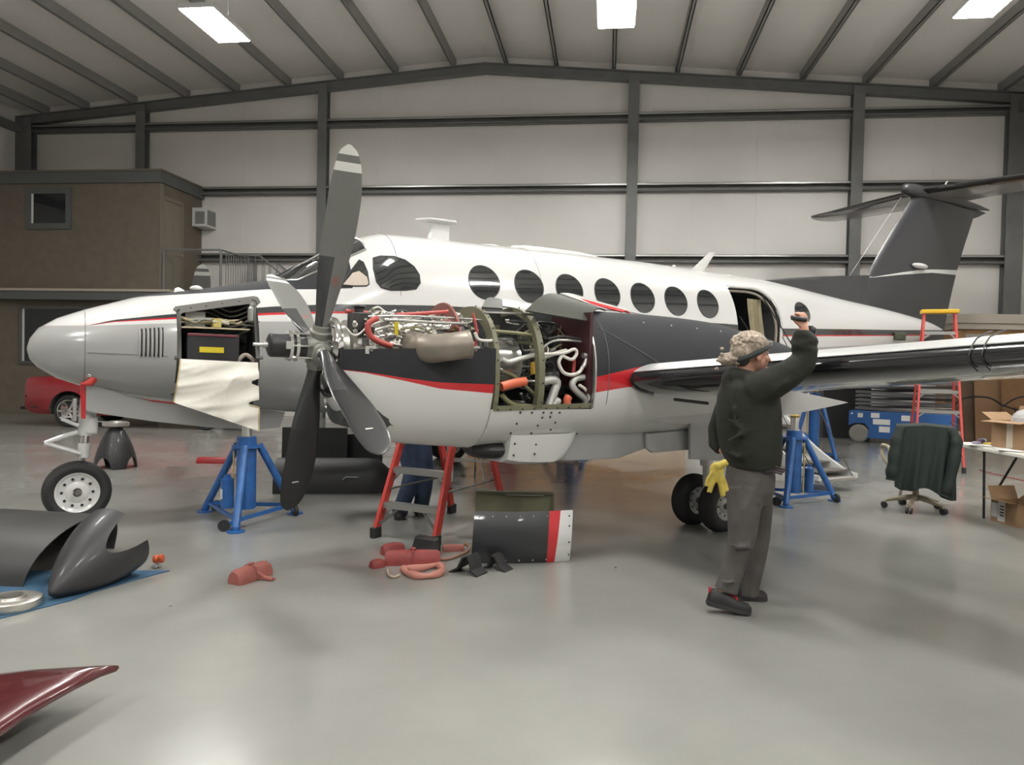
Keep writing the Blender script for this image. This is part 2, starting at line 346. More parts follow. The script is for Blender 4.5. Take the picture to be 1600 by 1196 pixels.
# railing on the landing
rl=thing('guard_railing','grey steel guard railing around the upstairs landing','railing',W(tc_+.1,DF,0))
RP=V(*W(tc_+.1,DF,0)); m=M_steel
def rp(t,d,z): return V(*W(tc_+t,d,z))-RP
zr0,zr1=zled-.08,zled+.98
b=MB()
b.cyl(rp(.1,DF-.02,zr0),rp(.1,DF-.02,zr1),.025); b.cyl(rp(1.55,DF-.02,zr0),rp(1.55,DF-.02,zr1),.03); b.cyl(rp(.1,DF-.02,zr1),rp(1.55,DF-.02,zr1),.022)
b.cyl(rp(1.55,.1,zr0),rp(1.55,.1,zr1),.03); b.cyl(rp(1.55,DF-.02,zr1),rp(1.55,.1,zr1),.022); b.cyl(rp(1.55,DF-.02,zr0+.1),rp(1.55,.1,zr0+.1),.018)
b.build('rail_frame',m,rl)
b=MB()
for i in range(13): d=.2+i*(DF-.35)/13; b.cyl(rp(1.55,d,zr0+.1),rp(1.55,d,zr1),.01,n=6)
b.build('balusters',m,rl)
b=MB()
for d in (.15,1.0):
    b.cyl(rp(1.6,d,zr1),rp(2.1,d,zr1-.02),.02); b.cyl(rp(2.1,d,zr1-.02),rp(4.3,d,zr1-1.75),.022); b.cyl(rp(1.7,d,zr0),rp(4.3,d,zr1-2.75),.03)
    for i in range(14): t=1.8+i*.18; z=zr1-.02-max(0,t-2.1)*.79; b.cyl(rp(t,d,z),rp(t,d,z-.95),.009,n=6)
b.build('stair_rail',m,rl)
b=MB()
for i in range(13): b.box(rp(1.75+i*.25,.58,zr0-.1-i*.2),(.26,.85,.04),-BET)
b.build('stair_treads',m,rl)
# wood-panelled low rooms along the back wall
t0,t1=wp(742,600)[0],wp(1068,600)[0]
slab('wall_panelled_store',[W(t0,.3,0),W(t1,.3,0),W(t1,1.0,0),W(t0,1.0,0)],(0,0,2.1),M_wood)
tr0=wp(1497,500,1.25)[0]; zr=wp(1497,515,1.25)[1]; zrt=wp(1497,497,1.25)[1]
slab('wall_panelled_office',[W(tr0,.25,0),W(TR-.05,.25,0),W(TR-.05,1.25,0),W(tr0,1.25,0)],(0,0,zr),M_wood)
wtrim(tr0-.06,TR-.04,.24,1.36,zr+.005,zr+.13,M_tan if 0 else mat('pale_roof_trim',(.40,.36,.30),.7)); wtrim(tr0-.1,TR-.04,.24,1.4,zr+.135,zrt+.08,mat('pale_roof_trim',(.4,.36,.3),.7))
a,z1=wp(1508,522,1.27); c,z0=wp(1567,548,1.27)
o=struct(wbox('window_3',a,c,1.255,1.29,z0-.5,z1,mat('pale_roof_trim',(.4,.36,.3),.7)))
b=MB(); b.prism([W(a+.07,1.291,z0-.4),W(c-.07,1.291,z0-.4),W(c-.07,1.296,z0-.4),W(a+.07,1.296,z0-.4)],(0,0,z1-z0+.33)); b.build('window_pane',M_dkglass,o,smooth=0)
b=MB(); b.prism([W((a+c)/2+.02,1.297,z0-.4),W(c-.07,1.297,z0-.4),W(c-.07,1.3,z0-.4),W((a+c)/2+.02,1.3,z0-.4)],(0,0,z1-z0+.33)); b.build('window_sash',mat('grey_blind',(.35,.35,.34),.7),o,smooth=0)
# ============================================================ AIRCRAFT (local frame: x aft along the fuselage, y = -port, z up)
AC=thing('turboprop_aeroplane','large white twin turboprop aeroplane with black tail and opened engine cowls','aeroplane',tuple(AO))
AC.rotation_euler=(0,API,PSI)
def L(s,l,h): return (s,-l,h)          # station, distance to port, height
def acw(s,l,h): return AO+AD2*s+AN*l+AU*h
def curve_mask(nt,sx,pts,x0,x1,y0,y1):
    """height as a function of station, through a float curve"""
    mr=nt.nodes.new('ShaderNodeMapRange'); mr.inputs['From Min'].default_value=x0; mr.inputs['From Max'].default_value=x1; nt.links.new(sx,mr.inputs[0])
    fc=nt.nodes.new('ShaderNodeFloatCurve'); c=fc.mapping.curves[0]
    P=[((a-x0)/(x1-x0),(b-y0)/(y1-y0)) for a,b in pts]
    c.points[0].location=P[0]; c.points[1].location=P[-1]
    for q in P[1:-1]: c.points.new(*q)
    for q in c.points: q.handle_type='VECTOR'
    fc.mapping.update(); nt.links.new(mr.outputs[0],fc.inputs['Value'])
    m2=nt.nodes.new('ShaderNodeMapRange'); m2.inputs['To Min'].default_value=y0; m2.inputs['To Max'].default_value=y1; nt.links.new(fc.outputs[0],m2.inputs[0]); return m2.outputs[0]
def paint(name,base,layers,rough=.22,coat=.6,x0=-1,x1=15,y0=0,y1=4,matte_last=False):
    """layers: (colour, lower curve or None, upper curve or None)"""
    m=bpy.data.materials.new(name); m.use_nodes=True; nt=m.node_tree; b=nt.nodes['Principled BSDF']; K=nt.links.new
    tc=nt.nodes.new('ShaderNodeTexCoord'); sp=nt.nodes.new('ShaderNodeSeparateXYZ'); K(tc.outputs['Object'],sp.inputs[0])
    col=None
    rgb=nt.nodes.new('ShaderNodeRGB'); rgb.outputs[0].default_value=(*base,1); col=rgb.outputs[0]
    for c,lo,hi in layers:
        f=None
        for cv,op in ((lo,'GREATER_THAN'),(hi,'LESS_THAN')):
            if cv is None: continue
            h=curve_mask(nt,sp.outputs[0],cv,x0,x1,y0,y1)
            g=nt.nodes.new('ShaderNodeMath'); g.operation=op; K(sp.outputs[2],g.inputs[0]); K(h,g.inputs[1])
            if f is None: f=g.outputs[0]
            else:
                q=nt.nodes.new('ShaderNodeMath'); q.operation='MULTIPLY'; K(f,q.inputs[0]); K(g.outputs[0],q.inputs[1]); f=q.outputs[0]
        mx=nt.nodes.new('ShaderNodeMix'); mx.data_type='RGBA'; K(f,mx.inputs[0]); K(col,mx.inputs[6]); mx.inputs[7].default_value=(*c,1); col=mx.outputs[2]
    K(col,b.inputs['Base Color']); b.inputs['Roughness'].default_value=rough; b.inputs['Coat Weight'].default_value=coat; b.inputs['Coat Roughness'].default_value=.08
    if matte_last:
        for sk,a_,c_ in (('Roughness',rough,.75),('Coat Weight',coat,0),('Specular IOR Level',.5,.2)):
            q=nt.nodes.new('ShaderNodeMapRange'); q.inputs['To Min'].default_value=a_; q.inputs['To Max'].default_value=c_; K(f,q.inputs[0]); K(q.outputs[0],b.inputs[sk])
    return m
WHT=(.60,.60,.585); LGR=(.36,.36,.35); BLK=(.030,.031,.034); RED=(.50,.018,.025)
U_=[(-1,1.70),(.04,1.727),(.23,1.785),(.66,1.855),(1.5,1.972),(2.03,2.026),(3.17,2.084),(7.25,2.124),(8.45,2.123),(11.8,2.28),(15,2.45)]
K1=[(-1,1.70),(.04,1.726),(.23,1.772),(.66,1.825),(1.5,1.915),(2.03,1.958),(3.17,2.01),(7.25,2.041),(8.45,2.03),(11.8,2.197),(15,2.37)]
K2=[(-1,1.70),(.04,1.725),(.23,1.766),(.66,1.81),(1.5,1.894),(2.03,1.938),(3.17,1.99),(7.25,2.02),(8.45,2.012),(11.8,2.18),(15,2.35)]
G_=[(-1,1.70),(.04,1.724),(.23,1.74),(.66,1.775),(1.5,1.834),(2.03,1.86),(7.25,1.845),(8.45,1.843),(11.8,2.05),(15,2.3)]
AG=[(-1,4),(.30,4),(.42,2.01),(.8,2.055),(1.13,2.096),(1.52,2.146),(1.95,2.165),(2.3,2.2),(2.31,4),(15,4)]
M_fus=paint('aircraft_paint',WHT,[(LGR,None,G_),(RED,K2,K1),(BLK,K1,U_),(BLK,AG,None)],matte_last=True)
M_whp=mat('white_gloss_paint',WHT,.22,coat=.6); M_grp=mat('grey_gloss_paint',LGR,.25,coat=.5)
M_blk=mat('satin_black_paint',(.03,.03,.032),.42,coat=.15,noise=.12,nscale=2)
M_redp=mat('red_gloss_paint',RED,.25,coat=.5); M_green=mat('zinc_chromate_primer',(.135,.132,.080),.5,noise=.12,nscale=6)
M_int=mat('dark_interior',(.05,.052,.052),.7); M_chrome=mat('polished_metal',(.72,.71,.69),.12,metal=1); M_alu=mat('brushed_aluminium',(.5,.5,.48),.32,metal=.9)
M_win=mat('cabin_glass',(.02,.022,.023),.07,spec=.9,coat=.4)
M_rub=mat('tyre_rubber',(.022,.022,.022),.75,bump=.2,bscale=80)
# ---- fuselage loft
S_=[-.39,-.37,-.31,-.17,.03,.27,.53,.8,1.2,1.5,1.68,1.9,2.1,2.3,2.5,2.67,2.96,3.6,5,6.3,7.6,8.3,9.0,9.8,10.7,11.9,12.8,13.3,13.75]
T_=[1.53,1.61,1.70,1.795,1.88,1.964,2.047,2.097,2.182,2.25,2.285,2.43,2.56,2.69,2.79,2.845,2.862,2.872,2.89,2.903,2.885,2.882,2.85,2.79,2.725,2.65,2.565,2.50,2.40]
B_=[1.51,1.43,1.36,1.27,1.20,1.145,1.09,1.06,1.02,.99,.975,.965,.96,.955,.95,.945,.945,.945,.945,.945,.95,.98,1.05,1.20,1.42,1.80,2.08,2.24,2.37]
H_=[.01,.10,.175,.275,.365,.45,.52,.565,.62,.65,.665,.68,.69,.705,.72,.73,.735,.74,.74,.74,.735,.72,.69,.61,.49,.32,.20,.11,.01]
E_=[2,2,2,2,2,2.05,2.1,2.15,2.2,2.25,2.3,2.3,2.3,2.35,2.35,2.4,2.4,2.4,2.4,2.4,2.4,2.35,2.3,2.2,2.1,2,2,2,2]
fT,fB,fH,fE=P1(S_,T_),P1(S_,B_),P1(S_,H_),P1(S_,E_)
def fcs(s): return fT(s),fB(s),fH(s),fE(s)
def fpt(s,a,off=0):       # a: angle, 0 = port side, 90 = top
    t,bq,w,e=fcs(s); ca,sa=math.cos(a),math.sin(a); hh=(t-bq)/2; m=(t+bq)/2
    # canopy shoulders pulled in around the windshield
    y=(w+off)*math.copysign(abs(ca)**(2/e),ca); z=m+(hh+off)*math.copysign(abs(sa)**(2/e),sa)
    return L(s,y,z)
def fang(s,h,side=1):      # ring angle for a height on the port side
    t,bq,w,e=fcs(s); q=(h-(t+bq)/2)/((t-bq)/2); q=max(-1,min(1,q)); a=math.asin(math.copysign(abs(q)**(e/2),q)); return a if side==1 else PI-a
def fside(s,h,off=0,side=1): return fpt(s,fang(s,h,side),off)
ss=[]
for a_,b_ in zip(S_[:-1],S_[1:]):
    n=max(1,int((b_-a_)/.13)); ss+=[a_+(b_-a_)*i/n for i in range(n)]
ss.append(S_[-1])
mb=MB(); mb.loft([[fpt(s,2*PI*k/72) for k in range(72)] for s in ss],0)
fus=mb.build('fuselage',[M_fus,M_int,M_green],AC,smooth=50)
fus.parent=None
# openings: nose avionics bay and the cabin doorway
def prism_cut(pts,l0,l1,mt):
    b=MB(); b.prism([L(s,l0,h) for s,h in pts],(0,-(l1-l0),0)); return b.build('cutter',mt,smooth=0)
bay=[ac(281,485,.68),ac(406,467,.68),ac(409,640,.68),ac(279,600,.68)]
dr=[(7.47,2.62),(7.62,1.0),(8.40,1.0),(8.42,2.0),(8.38,2.35),(8.27,2.55),(8.12,2.66),(7.6,2.66)]
cut(fus,[prism_cut(bay,.12,1.2,M_int),prism_cut(dr,-.45,1.2,M_int)],smooth=40)
fus.parent=AC
for p in fus.data.polygons: pass
def patch(pts,off,name,mt,parent=AC,rings=5,side=1,th=.006):
    """closed outline in (station, height) laid on the fuselage skin as a thin shell"""
    c=np.mean(pts,axis=0); n=len(pts); b=MB()
    for o_ in (off,):
        R=[[fside(*(c+(np.array(p)-c)*max(k/rings,.001)),o_,side) for p in pts] for k in range(rings+1)]
        R.append([fside(p[0],p[1],off-th,side) for p in pts])
        b.loft(R,0,cap=True)
    return b.build(name,mt,parent,smooth=60)
def oval(cs,ch,rs,rh,n=36,e=2.0): return [(cs+rs*math.copysign(abs(math.cos(a))**(2/e),math.cos(a)),ch+rh*math.copysign(abs(math.sin(a))**(2/e),math.sin(a))) for a in [2*PI*k/n for k in range(n)]]
def skinring(pts,o0,name,mt,parent=AC,r=.008,side=1):
    b=MB(); P=[fside(p[0],p[1],o0,side) for p in pts]; P=P+[P[0],P[1]]; b.tube(P,r,6); return b.build(name,mt,parent)
# cabin windows on both sides
for side in (1,-1):
    for k,(wx,wy) in enumerate([(758,441),(828,447),(891,453),(950,459),(1005,465.5),(1057,470.5),(1107,475)]):
        s,h=ac(wx,wy,.70)
        w=patch(oval(s,h,.183,.178),.004,'cabin_window',M_win,side=side)
        skinring(oval(s,h,.187,.182,28),.001,'window_seal',M_black,w,.006,side)
    s,h=ac(1256,489,.66); w=patch(oval(s,h,.17,.15),.004,'cabin_window',M_win,side=side); skinring(oval(s,h,.174,.154,28),.001,'window_seal',M_black,w,.006,side)
    # cockpit side window and its quarter light
    pl=[ac(x,y,.66) for x,y in [(589,402),(600,399),(620,400),(636,406),(648,417),(654,430),(654,443),(647,452),(630,454),(608,454),(594,450),(588,441),(586,420)]]
    w=patch(pl,.005,'cockpit_side_window',M_win,side=side); skinring(pl,.002,'window_seal',M_black,w,.008,side)
    pl=[ac(x,y,.62) for x,y in [(566,405),(571,409),(574,425),(574,445),(570,448),(552,448),(534,446),(540,437),(553,420)]]
    w=patch(pl,.005,'cockpit_quarter_window',M_win,side=side); skinring(pl,.002,'window_seal',M_black,w,.006,side)
M_cream=mat('cream_shade',(.46,.39,.33),.7)
pl=[ac(x,y,.62) for x,y in [(552,427),(562,424),(572,434),(573,444),(570,447),(552,447),(536,445)]]
patch(pl,.0065,'quarter_window_shade',M_cream,rings=3,th=.002)
# windshield panes wrapped on the front slope of the canopy
for side in (1,-1):
    b=MB(); R=[]
    for i in range(9):
        s=1.70+(2.44-1.70)*i/8
        a0=R_(88); a1=fang(s,2.25+.36*max(0,(i-1))/7)
        R.append([fpt(s,(a0+(a1-a0)*j/10) if side==1 else PI-(a0+(a1-a0)*j/10),.006) for j in range(11)])
    b.sheet(R,-.004 if side==1 else .004); w=b.build('windshield_pane',M_win,AC,smooth=60)
    e=R[0]+[r[-1] for r in R[1:]]+R[-1][::-1]+[r[0] for r in R[::-1]]
    b=MB(); b.tube(e+[e[1]],.011,6); b.build('windshield_frame',M_whp if 0 else M_alu,w)
# thin dark wipers
for sg in (1,-1):
    b=MB(); p=[fpt(1.66,R_(75) if sg==1 else R_(105),.03),fpt(1.9,R_(80) if sg==1 else R_(100),.025),fpt(2.2,R_(60) if sg==1 else R_(120),.025)]; b.tube(p,.008,6); b.build('wiper',M_black,AC)
# seams on the skin (radome joint, door joints)
def seam(pts,name='skin_seam',r=.0028): b=MB(); b.tube(pts,r,5); return b.build(name,mat('seam_line',(.12,.12,.12),.6),AC)
seam([fpt(.03,2*PI*k/60,.0) for k in range(61)])
seam([fside(s,1.50-.02*s,.0) for s in np.arange(.05,.68,.06)])
seam([fpt(4.42,R_(a),.0) for a in range(-20,100,4)])
seam([fpt(2.72,R_(a),.0) for a in range(12,100,4)])
# louvres forward of the bay
for i in range(6):
    s0=ac(230+i*6.6,0,.6)[0]; b=MB()
    h0,h1=ac(230,559,.6)[1],ac(230+i*4,512-i*.5,.6)[1]
    b.tube([fside(s0+.003*j*0,h0+(h1-h0)*j/6,.004) for j in range(7)],[.006]+[.011]*5+[.006],8); b.build('louvre',M_grp,AC)
    b=MB(); b.tube([fside(s0+.014,h0+.01+(h1-h0-.02)*j/6,.001) for j in range(7)],.007,6); b.build('louvre_slot',M_black,AC)
# nose bay: frame, shelf, black box, yellow label, bundles
bp=[ac(x,y,.68) for x,y in [(277,481),(281,477),(340,469),(405,461),(411,463),(413,470),(413,560),(412,640),(276,620),(276,560)]]
M_frame=mat('bay_frame_grey',(.11,.107,.098),.55)
bq_=[ac(x,y,.68) for x,y in [(288,490),(291,488),(341,481),(397,474),(400,475),(402,479),(402,560),(401,636),(287,614),(287,560)]]
b=MB(); n=len(bp); c=np.mean(bp,axis=0); R0=[];R1=[]
for p,q in zip(bp,bq_): R0.append(fside(*p,.006)); R1.append(fside(*q,.006))
R2=[(p[0],p[1]+.03,p[2]) for p in R1]; R3=[(p[0],p[1]+.02,p[2]) for p in R0]
b.loft([R0,R1,R2,R3,R0],0,cap=False); bf=b.build('bay_frame',M_frame,AC,smooth=20)
for i in range(18):
    t=i/18*8; k=int(t); u=t-k; p=np.array(bp[k])*(1-u)+np.array(bp[k+1])*u; q=(p+np.array(bq_[k])*(1-u)+np.array(bq_[k+1])*u)/2; b=MB(); b.ell(fside(*q,.008),(.006,.006,.006),8,5); b.build('screw',M_black,bf,smooth=80)
def lbox(name,s0,s1,l0,l1,h0,h1,m,par=AC,bev=.004):
    b=MB(); b.box(((s0+s1)/2,-(l0+l1)/2,(h0+h1)/2),(abs(s1-s0),abs(l1-l0),abs(h1-h0))); return b.build(name,m,par,smooth=0,bevel=bev)
s0,h1=ac(290,516,.6); s1,h0=ac(378,565,.6)
bx=lbox('avionics_box',s0+.02,s1-.02,.2,.57,h0-.1,h1-.02,M_black)
lbox('box_top_flange',s0+.02,s1-.03,.571,.58,h1-.045,h1-.025,mat('dull_red_paint',(.16,.03,.04),.5),bx)
a=ac(312,542,.58); c_=ac(350,552,.58); lbox('yellow_label',a[0],c_[0],.571,.575,c_[1],a[1],mat('yellow_label',(.62,.5,.02),.5),bx,0)
a=ac(283,511,.58); c_=ac(394,517,.58)
b=MB(); b.bar(L(a[0]+.01,.40,a[1]),L(c_[0]-.02,.40,c_[1]+.01),.34,.012); b.build('equipment_shelf',mat('cream_shelf',(.5,.43,.28),.6),AC,smooth=0)
a=ac(288,486,.58); c_=ac(318,508,.58); lbox('white_equipment_box',a[0]+.03,c_[0]+.04,.15,.42,c_[1]-.02,a[1]+.01,mat('pale_grey_box',(.38,.38,.35),.6))
b=MB(); x0,z0=ac(400,478,.6); x1,z1=ac(400,503,.6); b.lathe(L(x0-.02,.52,z1),(0,0,1),[(0,.02),(.01,.035),(.12,.035),(.14,.02),(.17,.02),(.175,.0)],16); b.build('accumulator_bottle',mat('bottle_grey',(.35,.35,.33),.35,metal=.3),AC)
a=ac(335,512,.58); lbox('tan_relay',a[0],a[0]+.07,.40,.52,a[1]+.005,a[1]+.085,mat('relay_tan',(.45,.38,.12),.5))
random.seed(3)
for i in range(16):
    s=ac(285+random.random()*100,0,.55)[0]; z=ac(330,508,.5)[1]; l=.38+random.random()*.16; P=[L(s+random.uniform(-.08,.08)*j,l+random.uniform(-.03,.03),z+.01+random.random()*.05) for j in range(5)]
    b=MB(); b.tube(spline(P,4),.007+.004*random.random(),6); b.build('wire_bundle',mat(*random.choice([('wire_white',(.55,.54,.48),.5),('wire_grey',(.25,.25,.22),.5),('wire_tan',(.4,.33,.2),.5)])),AC)
for i in range(6):
    z=ac(330,480+i*8,.5)[1]; b=MB(); b.tube(spline([L(.8,.25,z),L(1.0,.22,z+.06),L(1.2,.3,z-.02),L(1.37,.36,z+.05)],5),.008,6); b.build('wire_bundle',mat('wire_grey',(.3,.3,.27),.5),AC)
b=MB(); b.tube(spline([L(1.22,.55,1.46),L(1.28,.56,1.52),L(1.33,.57,1.50),L(1.38,.56,1.44)],5),.02,10); b.build('duct_elbow',mat('duct_tan',(.33,.28,.24),.6),AC)
# cabin doorway surround, curtain and interior panel
dp=[(7.47,2.64),(7.62,1.9),(7.63,1.2)]
Q=[(8.38,1.1),(8.405,1.9),(8.42,2.2),(8.36,2.45),(8.22,2.61),(8.05,2.665),(7.8,2.665),(7.47,2.65)]
b=MB(); b.tube([fside(*q,-.012) for q in [ (lambda u:(u[0],u[2]))(p) for p in spline([(a_,0,c_) for a_,c_ in Q],5)]],.022,8); b.build('door_surround',mat('door_bright_trim',(.75,.74,.72),.25,metal=.5),AC)
b=MB(); b.tube([fside(q[0]-.05,q[1]-.02,-.06) for q in [ (lambda u:(u[0],u[2]))(p) for p in spline([(a_,0,c_) for a_,c_ in Q],5)]],.018,8); b.build('door_seal',mat('seal_tan',(.33,.29,.24),.6),AC)
b=MB(); G=[]
for i in range(13):
    s=7.98+.27*i/12; G.append([L(s+.17*(j/8)**1.3,.46+.03*math.sin(i*1.9)+.01*j/8,2.52-.75*j/8) for j in range(9)])
b.sheet(G,.006); b.build('doorway_curtain',mat('curtain_tan',(.36,.31,.2),.85,noise=.15,nscale=6),AC,smooth=60)
b=MB(); b.tube([L(7.66,.62,2.25),L(8.05,.70,1.78)],.008,6); b.build('door_cable',M_black,AC)
b=MB(); b.tube([L(8.1,.62,2.55),L(8.5,.78,1.95),L(9.0,.9,1.3)],.009,6); b.build('door_cable',M_black,AC)
# airstair door hanging open below the doorway
b=MB(); G=[]
hs=L(7.7,.70,1.02)
def door_pt(s,u):   # u: 0 hinge .. 1 outer end; drops outward and down, curved like the skin
    l=.72+1.25*u; h=1.03-.80*u-.22*math.sin(PI*u); return L(s,l,h)
for s in np.linspace(7.62,8.34,8): G.append([door_pt(s,u) for u in np.linspace(0,1,14)])
b.sheet(G,.03); ad=b.build('airstair_door',[mat('door_grey_lining',(.3,.29,.27),.5)],AC,smooth=50)
for s in (7.62,8.34):
    b=MB(); R=[]
    for u in np.linspace(0,1,16):
        p=V(*door_pt(s,u)); hgt=.03+.13*math.sin(PI*min(1,u*1.1)*.95)
        R.append([p+V(-.02,0,-.01),p+V(.02,0,-.01),p+V(.02,0,hgt),p+V(-.02,0,hgt)])
    b.loft(R); b.build('airstair_side_rail',M_whp,ad,smooth=40)
for u in (.2,.42,.64,.86):
    p0=V(*door_pt(7.66,u)); p1=V(*door_pt(8.30,u)); b=MB(); b.bar(p0+V(0,0,.06),p1+V(0,0,.06),.2,.02); b.build('airstair_step',mat('step_tread',(.1,.09,.08),.8),ad,smooth=0)
for s in (7.64,8.32): b=MB(); b.cyl(door_pt(s,.97),L(s,.80,2.0 if s>8 else 1.75),.006,n=6); b.build('airstair_cable',M_black,ad)
# roof aerials and blisters
def blade_ant(s,h0,h1,ch0,ch1,sweep,name,th=.02,mt=M_whp):
    b=MB(); R=[]
    for i in range(6):
        u=i/5; ch=ch0+(ch1-ch0)*u; x=s+sweep*u; z=h0+(h1-h0)*u
        R.append([L(x+ch*(.5+.5*math.cos(a))*1.0,th*(1-.5*u)*math.sin(a)*(1-.4*math.cos(a)),z) for a in [2*PI*k/16 for k in range(16)]])
    b.loft(R); return b.build(name,mt,AC,smooth=50)
a0=ac(666,377,0);a1=ac(704,350,0)
b=MB(); R=[]
for u in np.linspace(0,1,9):
    s_lo,s_hi=3.30+.05*u**.5,3.60-.0*u; wd=.03+.02*u
    z=2.84+.20*u
    R.append([L((s_lo+s_hi)/2+(s_hi-s_lo)/2*math.cos(a),wd*math.sin(a),z) for a in [2*PI*k/20 for k in range(20)]])
b.loft(R); b.build('satcom_aerial_post',M_whp,AC,smooth=35)
b=MB(); b.prism([L(3.17,.0,3.06),L(3.30,.11,3.075),L(3.62,.12,3.075),L(3.69,.0,3.06),L(3.62,-.12,3.075),L(3.30,-.11,3.075)],(0,0,.022)); b.build('satcom_aerial_plate',M_whp,AC,bevel=.008)
b=MB(); b.loft([[L(s,.13*w*math.cos(a),2.87+.008*(s-4.4)+.075*w*max(0,math.sin(a))-.03*(math.sin(a)<0)) for a in [2*PI*k/24 for k in range(24)]] for s,w in [(4.36,.2),(4.42,.7),(4.55,.95),(4.8,1),(5.3,1),(5.6,.8),(5.75,.3)]]); b.build('roof_blister',M_whp,AC,smooth=60)
b=MB(); b.ell(L(4.12,0,2.875),(.16,.1,.03)); b.build('aerial_puck',M_whp,AC)
b=MB(); b.ell(L(.93,.12,2.125),(.06,.04,.03)); b.build('aerial_puck',M_whp,AC)
blade_ant(7.30,2.85,3.19,.26,.12,.40,'blade_aerial',.016); blade_ant(6.98,2.87,2.94,.12,.05,.03,'blade_aerial',.014); blade_ant(6.25,2.88,2.92,.1,.06,.02,'blade_aerial',.014)
b=MB(); b.ell(L(8.1,0,2.89),(.06,.03,.02)); b.build('aerial_puck',M_whp,AC)
# ---- fin, dorsal fillet, tailplane
def foil(ch,th,n=12):     # closed airfoil outline: (x from leading edge, y)
    xs=[.5*(1-math.cos(PI*i/n)) for i in range(n+1)]
    yt=[5*th*(.2969*math.sqrt(x)-.126*x-.3516*x*x+.2843*x**3-.1036*x**4) for x in xs]
    return [(x*ch,y*ch) for x,y in zip(xs,yt)]+[(x*ch,-y*ch) for x,y in list(zip(xs,yt))[-2:0:-1]]
FINP=dict(le=[(10.9,2.55),(11.36,3.12),(11.52,3.35),(12.62,4.66)],te=[(13.74,1.95),(13.85,2.5),(14.15,3.45),(14.72,4.66)])
hl=P1([p[1] for p in FINP['le']],[p[0] for p in FINP['le']]); ht=P1([p[1] for p in FINP['te']],[p[0] for p in FINP['te']])
b=MB(); R=[]
for h in np.linspace(2.05,4.68,18):
    a=hl(max(h,2.55)) if h>2.55 else hl(2.55)+(2.55-h)*2.2; c_=ht(h)-a
    R.append([L(a+x,y,h) for x,y in foil(c_,.085)])
b.loft(R)
M_fin=paint('fin_paint',(.030,.030,.033),[(WHT,[(-1,3.1),(11.5,3.155),(12.23,3.26),(12.7,3.32),(13.2,3.384),(14.2,3.435),(15,3.43)],[(-1,3.1),(11.5,3.16),(12.23,3.30),(12.7,3.38),(13.2,3.442),(14.2,3.53),(15,3.53)])],.42,.15)
b.build('vertical_fin',M_fin,AC,smooth=50)
b=MB(); R=[]
for s in np.linspace(8.9,11.9,14):
    u=(s-8.9)/3; top=2.90+(3.24-2.90)*u**.9; w=.015+.06*u
    R.append([L(s,w*(1.8*q if 0 else 1)*y,z) for y,z,q in [(-3*w*8*0-1.8,fT(s)-.12,0),(-1,(top+fT(s))/2,0),(-.45,top-.01,0),(0,top,0),(.45,top-.01,0),(1,(top+fT(s))/2,0),(1.8,fT(s)-.12,0)]])
b.loft(R); b.build('dorsal_fillet',M_blk,AC,smooth=50)
b=MB(); b.lathe(L(12.32,0,4.78),(1,0,0.0),[(0,.01),(.03,.06),(.1,.095),(.35,.12),(1.0,.12),(1.7,.09),(2.5,.05),(2.9,.015)],24); b.build('tail_bullet',M_blk,AC,smooth=60)
b=MB(); b.prism([L(13.0,-.05,4.72),L(14.7,-.02,4.75),L(15.15,0,4.72),L(14.85,.0,4.60),L(14.5,0,4.5),L(12.7,-.05,4.55)],(0,.06,0)); b.build('fin_cap_fairing',M_blk,AC,bevel=.01)
def flat_surface(name,stations,side,mt,th=.10,n=14):
    b=MB(); R=[[L(le+x,side*l,h+y) for x,y in foil(ch,th,n)] for l,le,ch,h in stations]; b.loft(R); return b.build(name,mt,AC,smooth=60)
M_boot=mat('deice_boot',(.012,.012,.014),.16,coat=.8)
M_tpg=mat('tailplane_underside',(.22,.21,.2),.28,coat=.5,noise=.25,nscale=2.5)
for side in (1,-1):
    o=flat_surface('tailplane',[(.06,12.75,1.45,4.80),(1.0,13.0,1.25,4.82),(2.0,13.28,1.05,4.84),(2.70,13.48,.85,4.86),(2.80,13.62,.6,4.86)],side,[M_tpg],.1)
    o.data.materials.append(M_boot)
    for p in o.data.polygons:
        c_=p.center; l=abs(c_[1]); le=12.75+(l)*.27
        if c_[0]<le+.16 : p.material_index=1
b=MB(); b.cyl(L(13.4,.05,4.85),L(13.55,.1,5.06),.01,n=8); b.build('tail_antenna',M_whp,AC)
s,h=ac(1437,416,.12); b=MB(); b.ell(L(s-.02,.14,h),(.24,.05,.05)); b.build('fin_light_pod',M_whp,AC,smooth=80)
b=MB(); b.cyl(L(12.3,0,4.62),L(10.6,0,2.78),.004,n=5); b.build('antenna_wire',M_alu,AC)
# tail cone clutter: small door recess
s,h=ac(1408,526,.4); b=MB(); b.box(L(s,.38,h),(.3,.05,.13)); b.build('tail_access_recess',mat('olive_dark',(.06,.07,.04),.5),AC,bevel=.02)
# ---- port wing
NL=2.68
def wing(side,lmax=8.8):
    st=[]
    for l in [2.2,3.0,3.3,3.8,4.5,5.2,6.0,7.0,8.0,8.6,8.82]:
        u=(l-3.1)/5.7; le=3.62+.035*(l-3.1); ch=2.05-1.12*max(0,u); h=1.40+.078*(l-3.1)
        if l<3.1: h=1.40; le=3.62; ch=2.1
        if l>8.7: le+=.25; ch*=.5
        st.append((l,le,ch,h))
    b=MB(); R=[]
    for l,le,ch,h in st:
        R.append([L(le+x,side*l,h+y*(1.0 if y>0 else .9)+.0) for x,y in foil(ch,.15,18)])
    b.loft(R); o=b.build('wing',[M_wing,M_boot,M_chrome],AC,smooth=60)
    for p in o.data.polygons:
        c_=p.center; l=abs(c_[1]); le=3.62+.035*(l-3.1)
        if l>3.12 and c_[0]<le+.20: p.material_index=1
    return o
M_wing=mat('polished_grey_paint',(.46,.46,.44),.16,coat=.8)
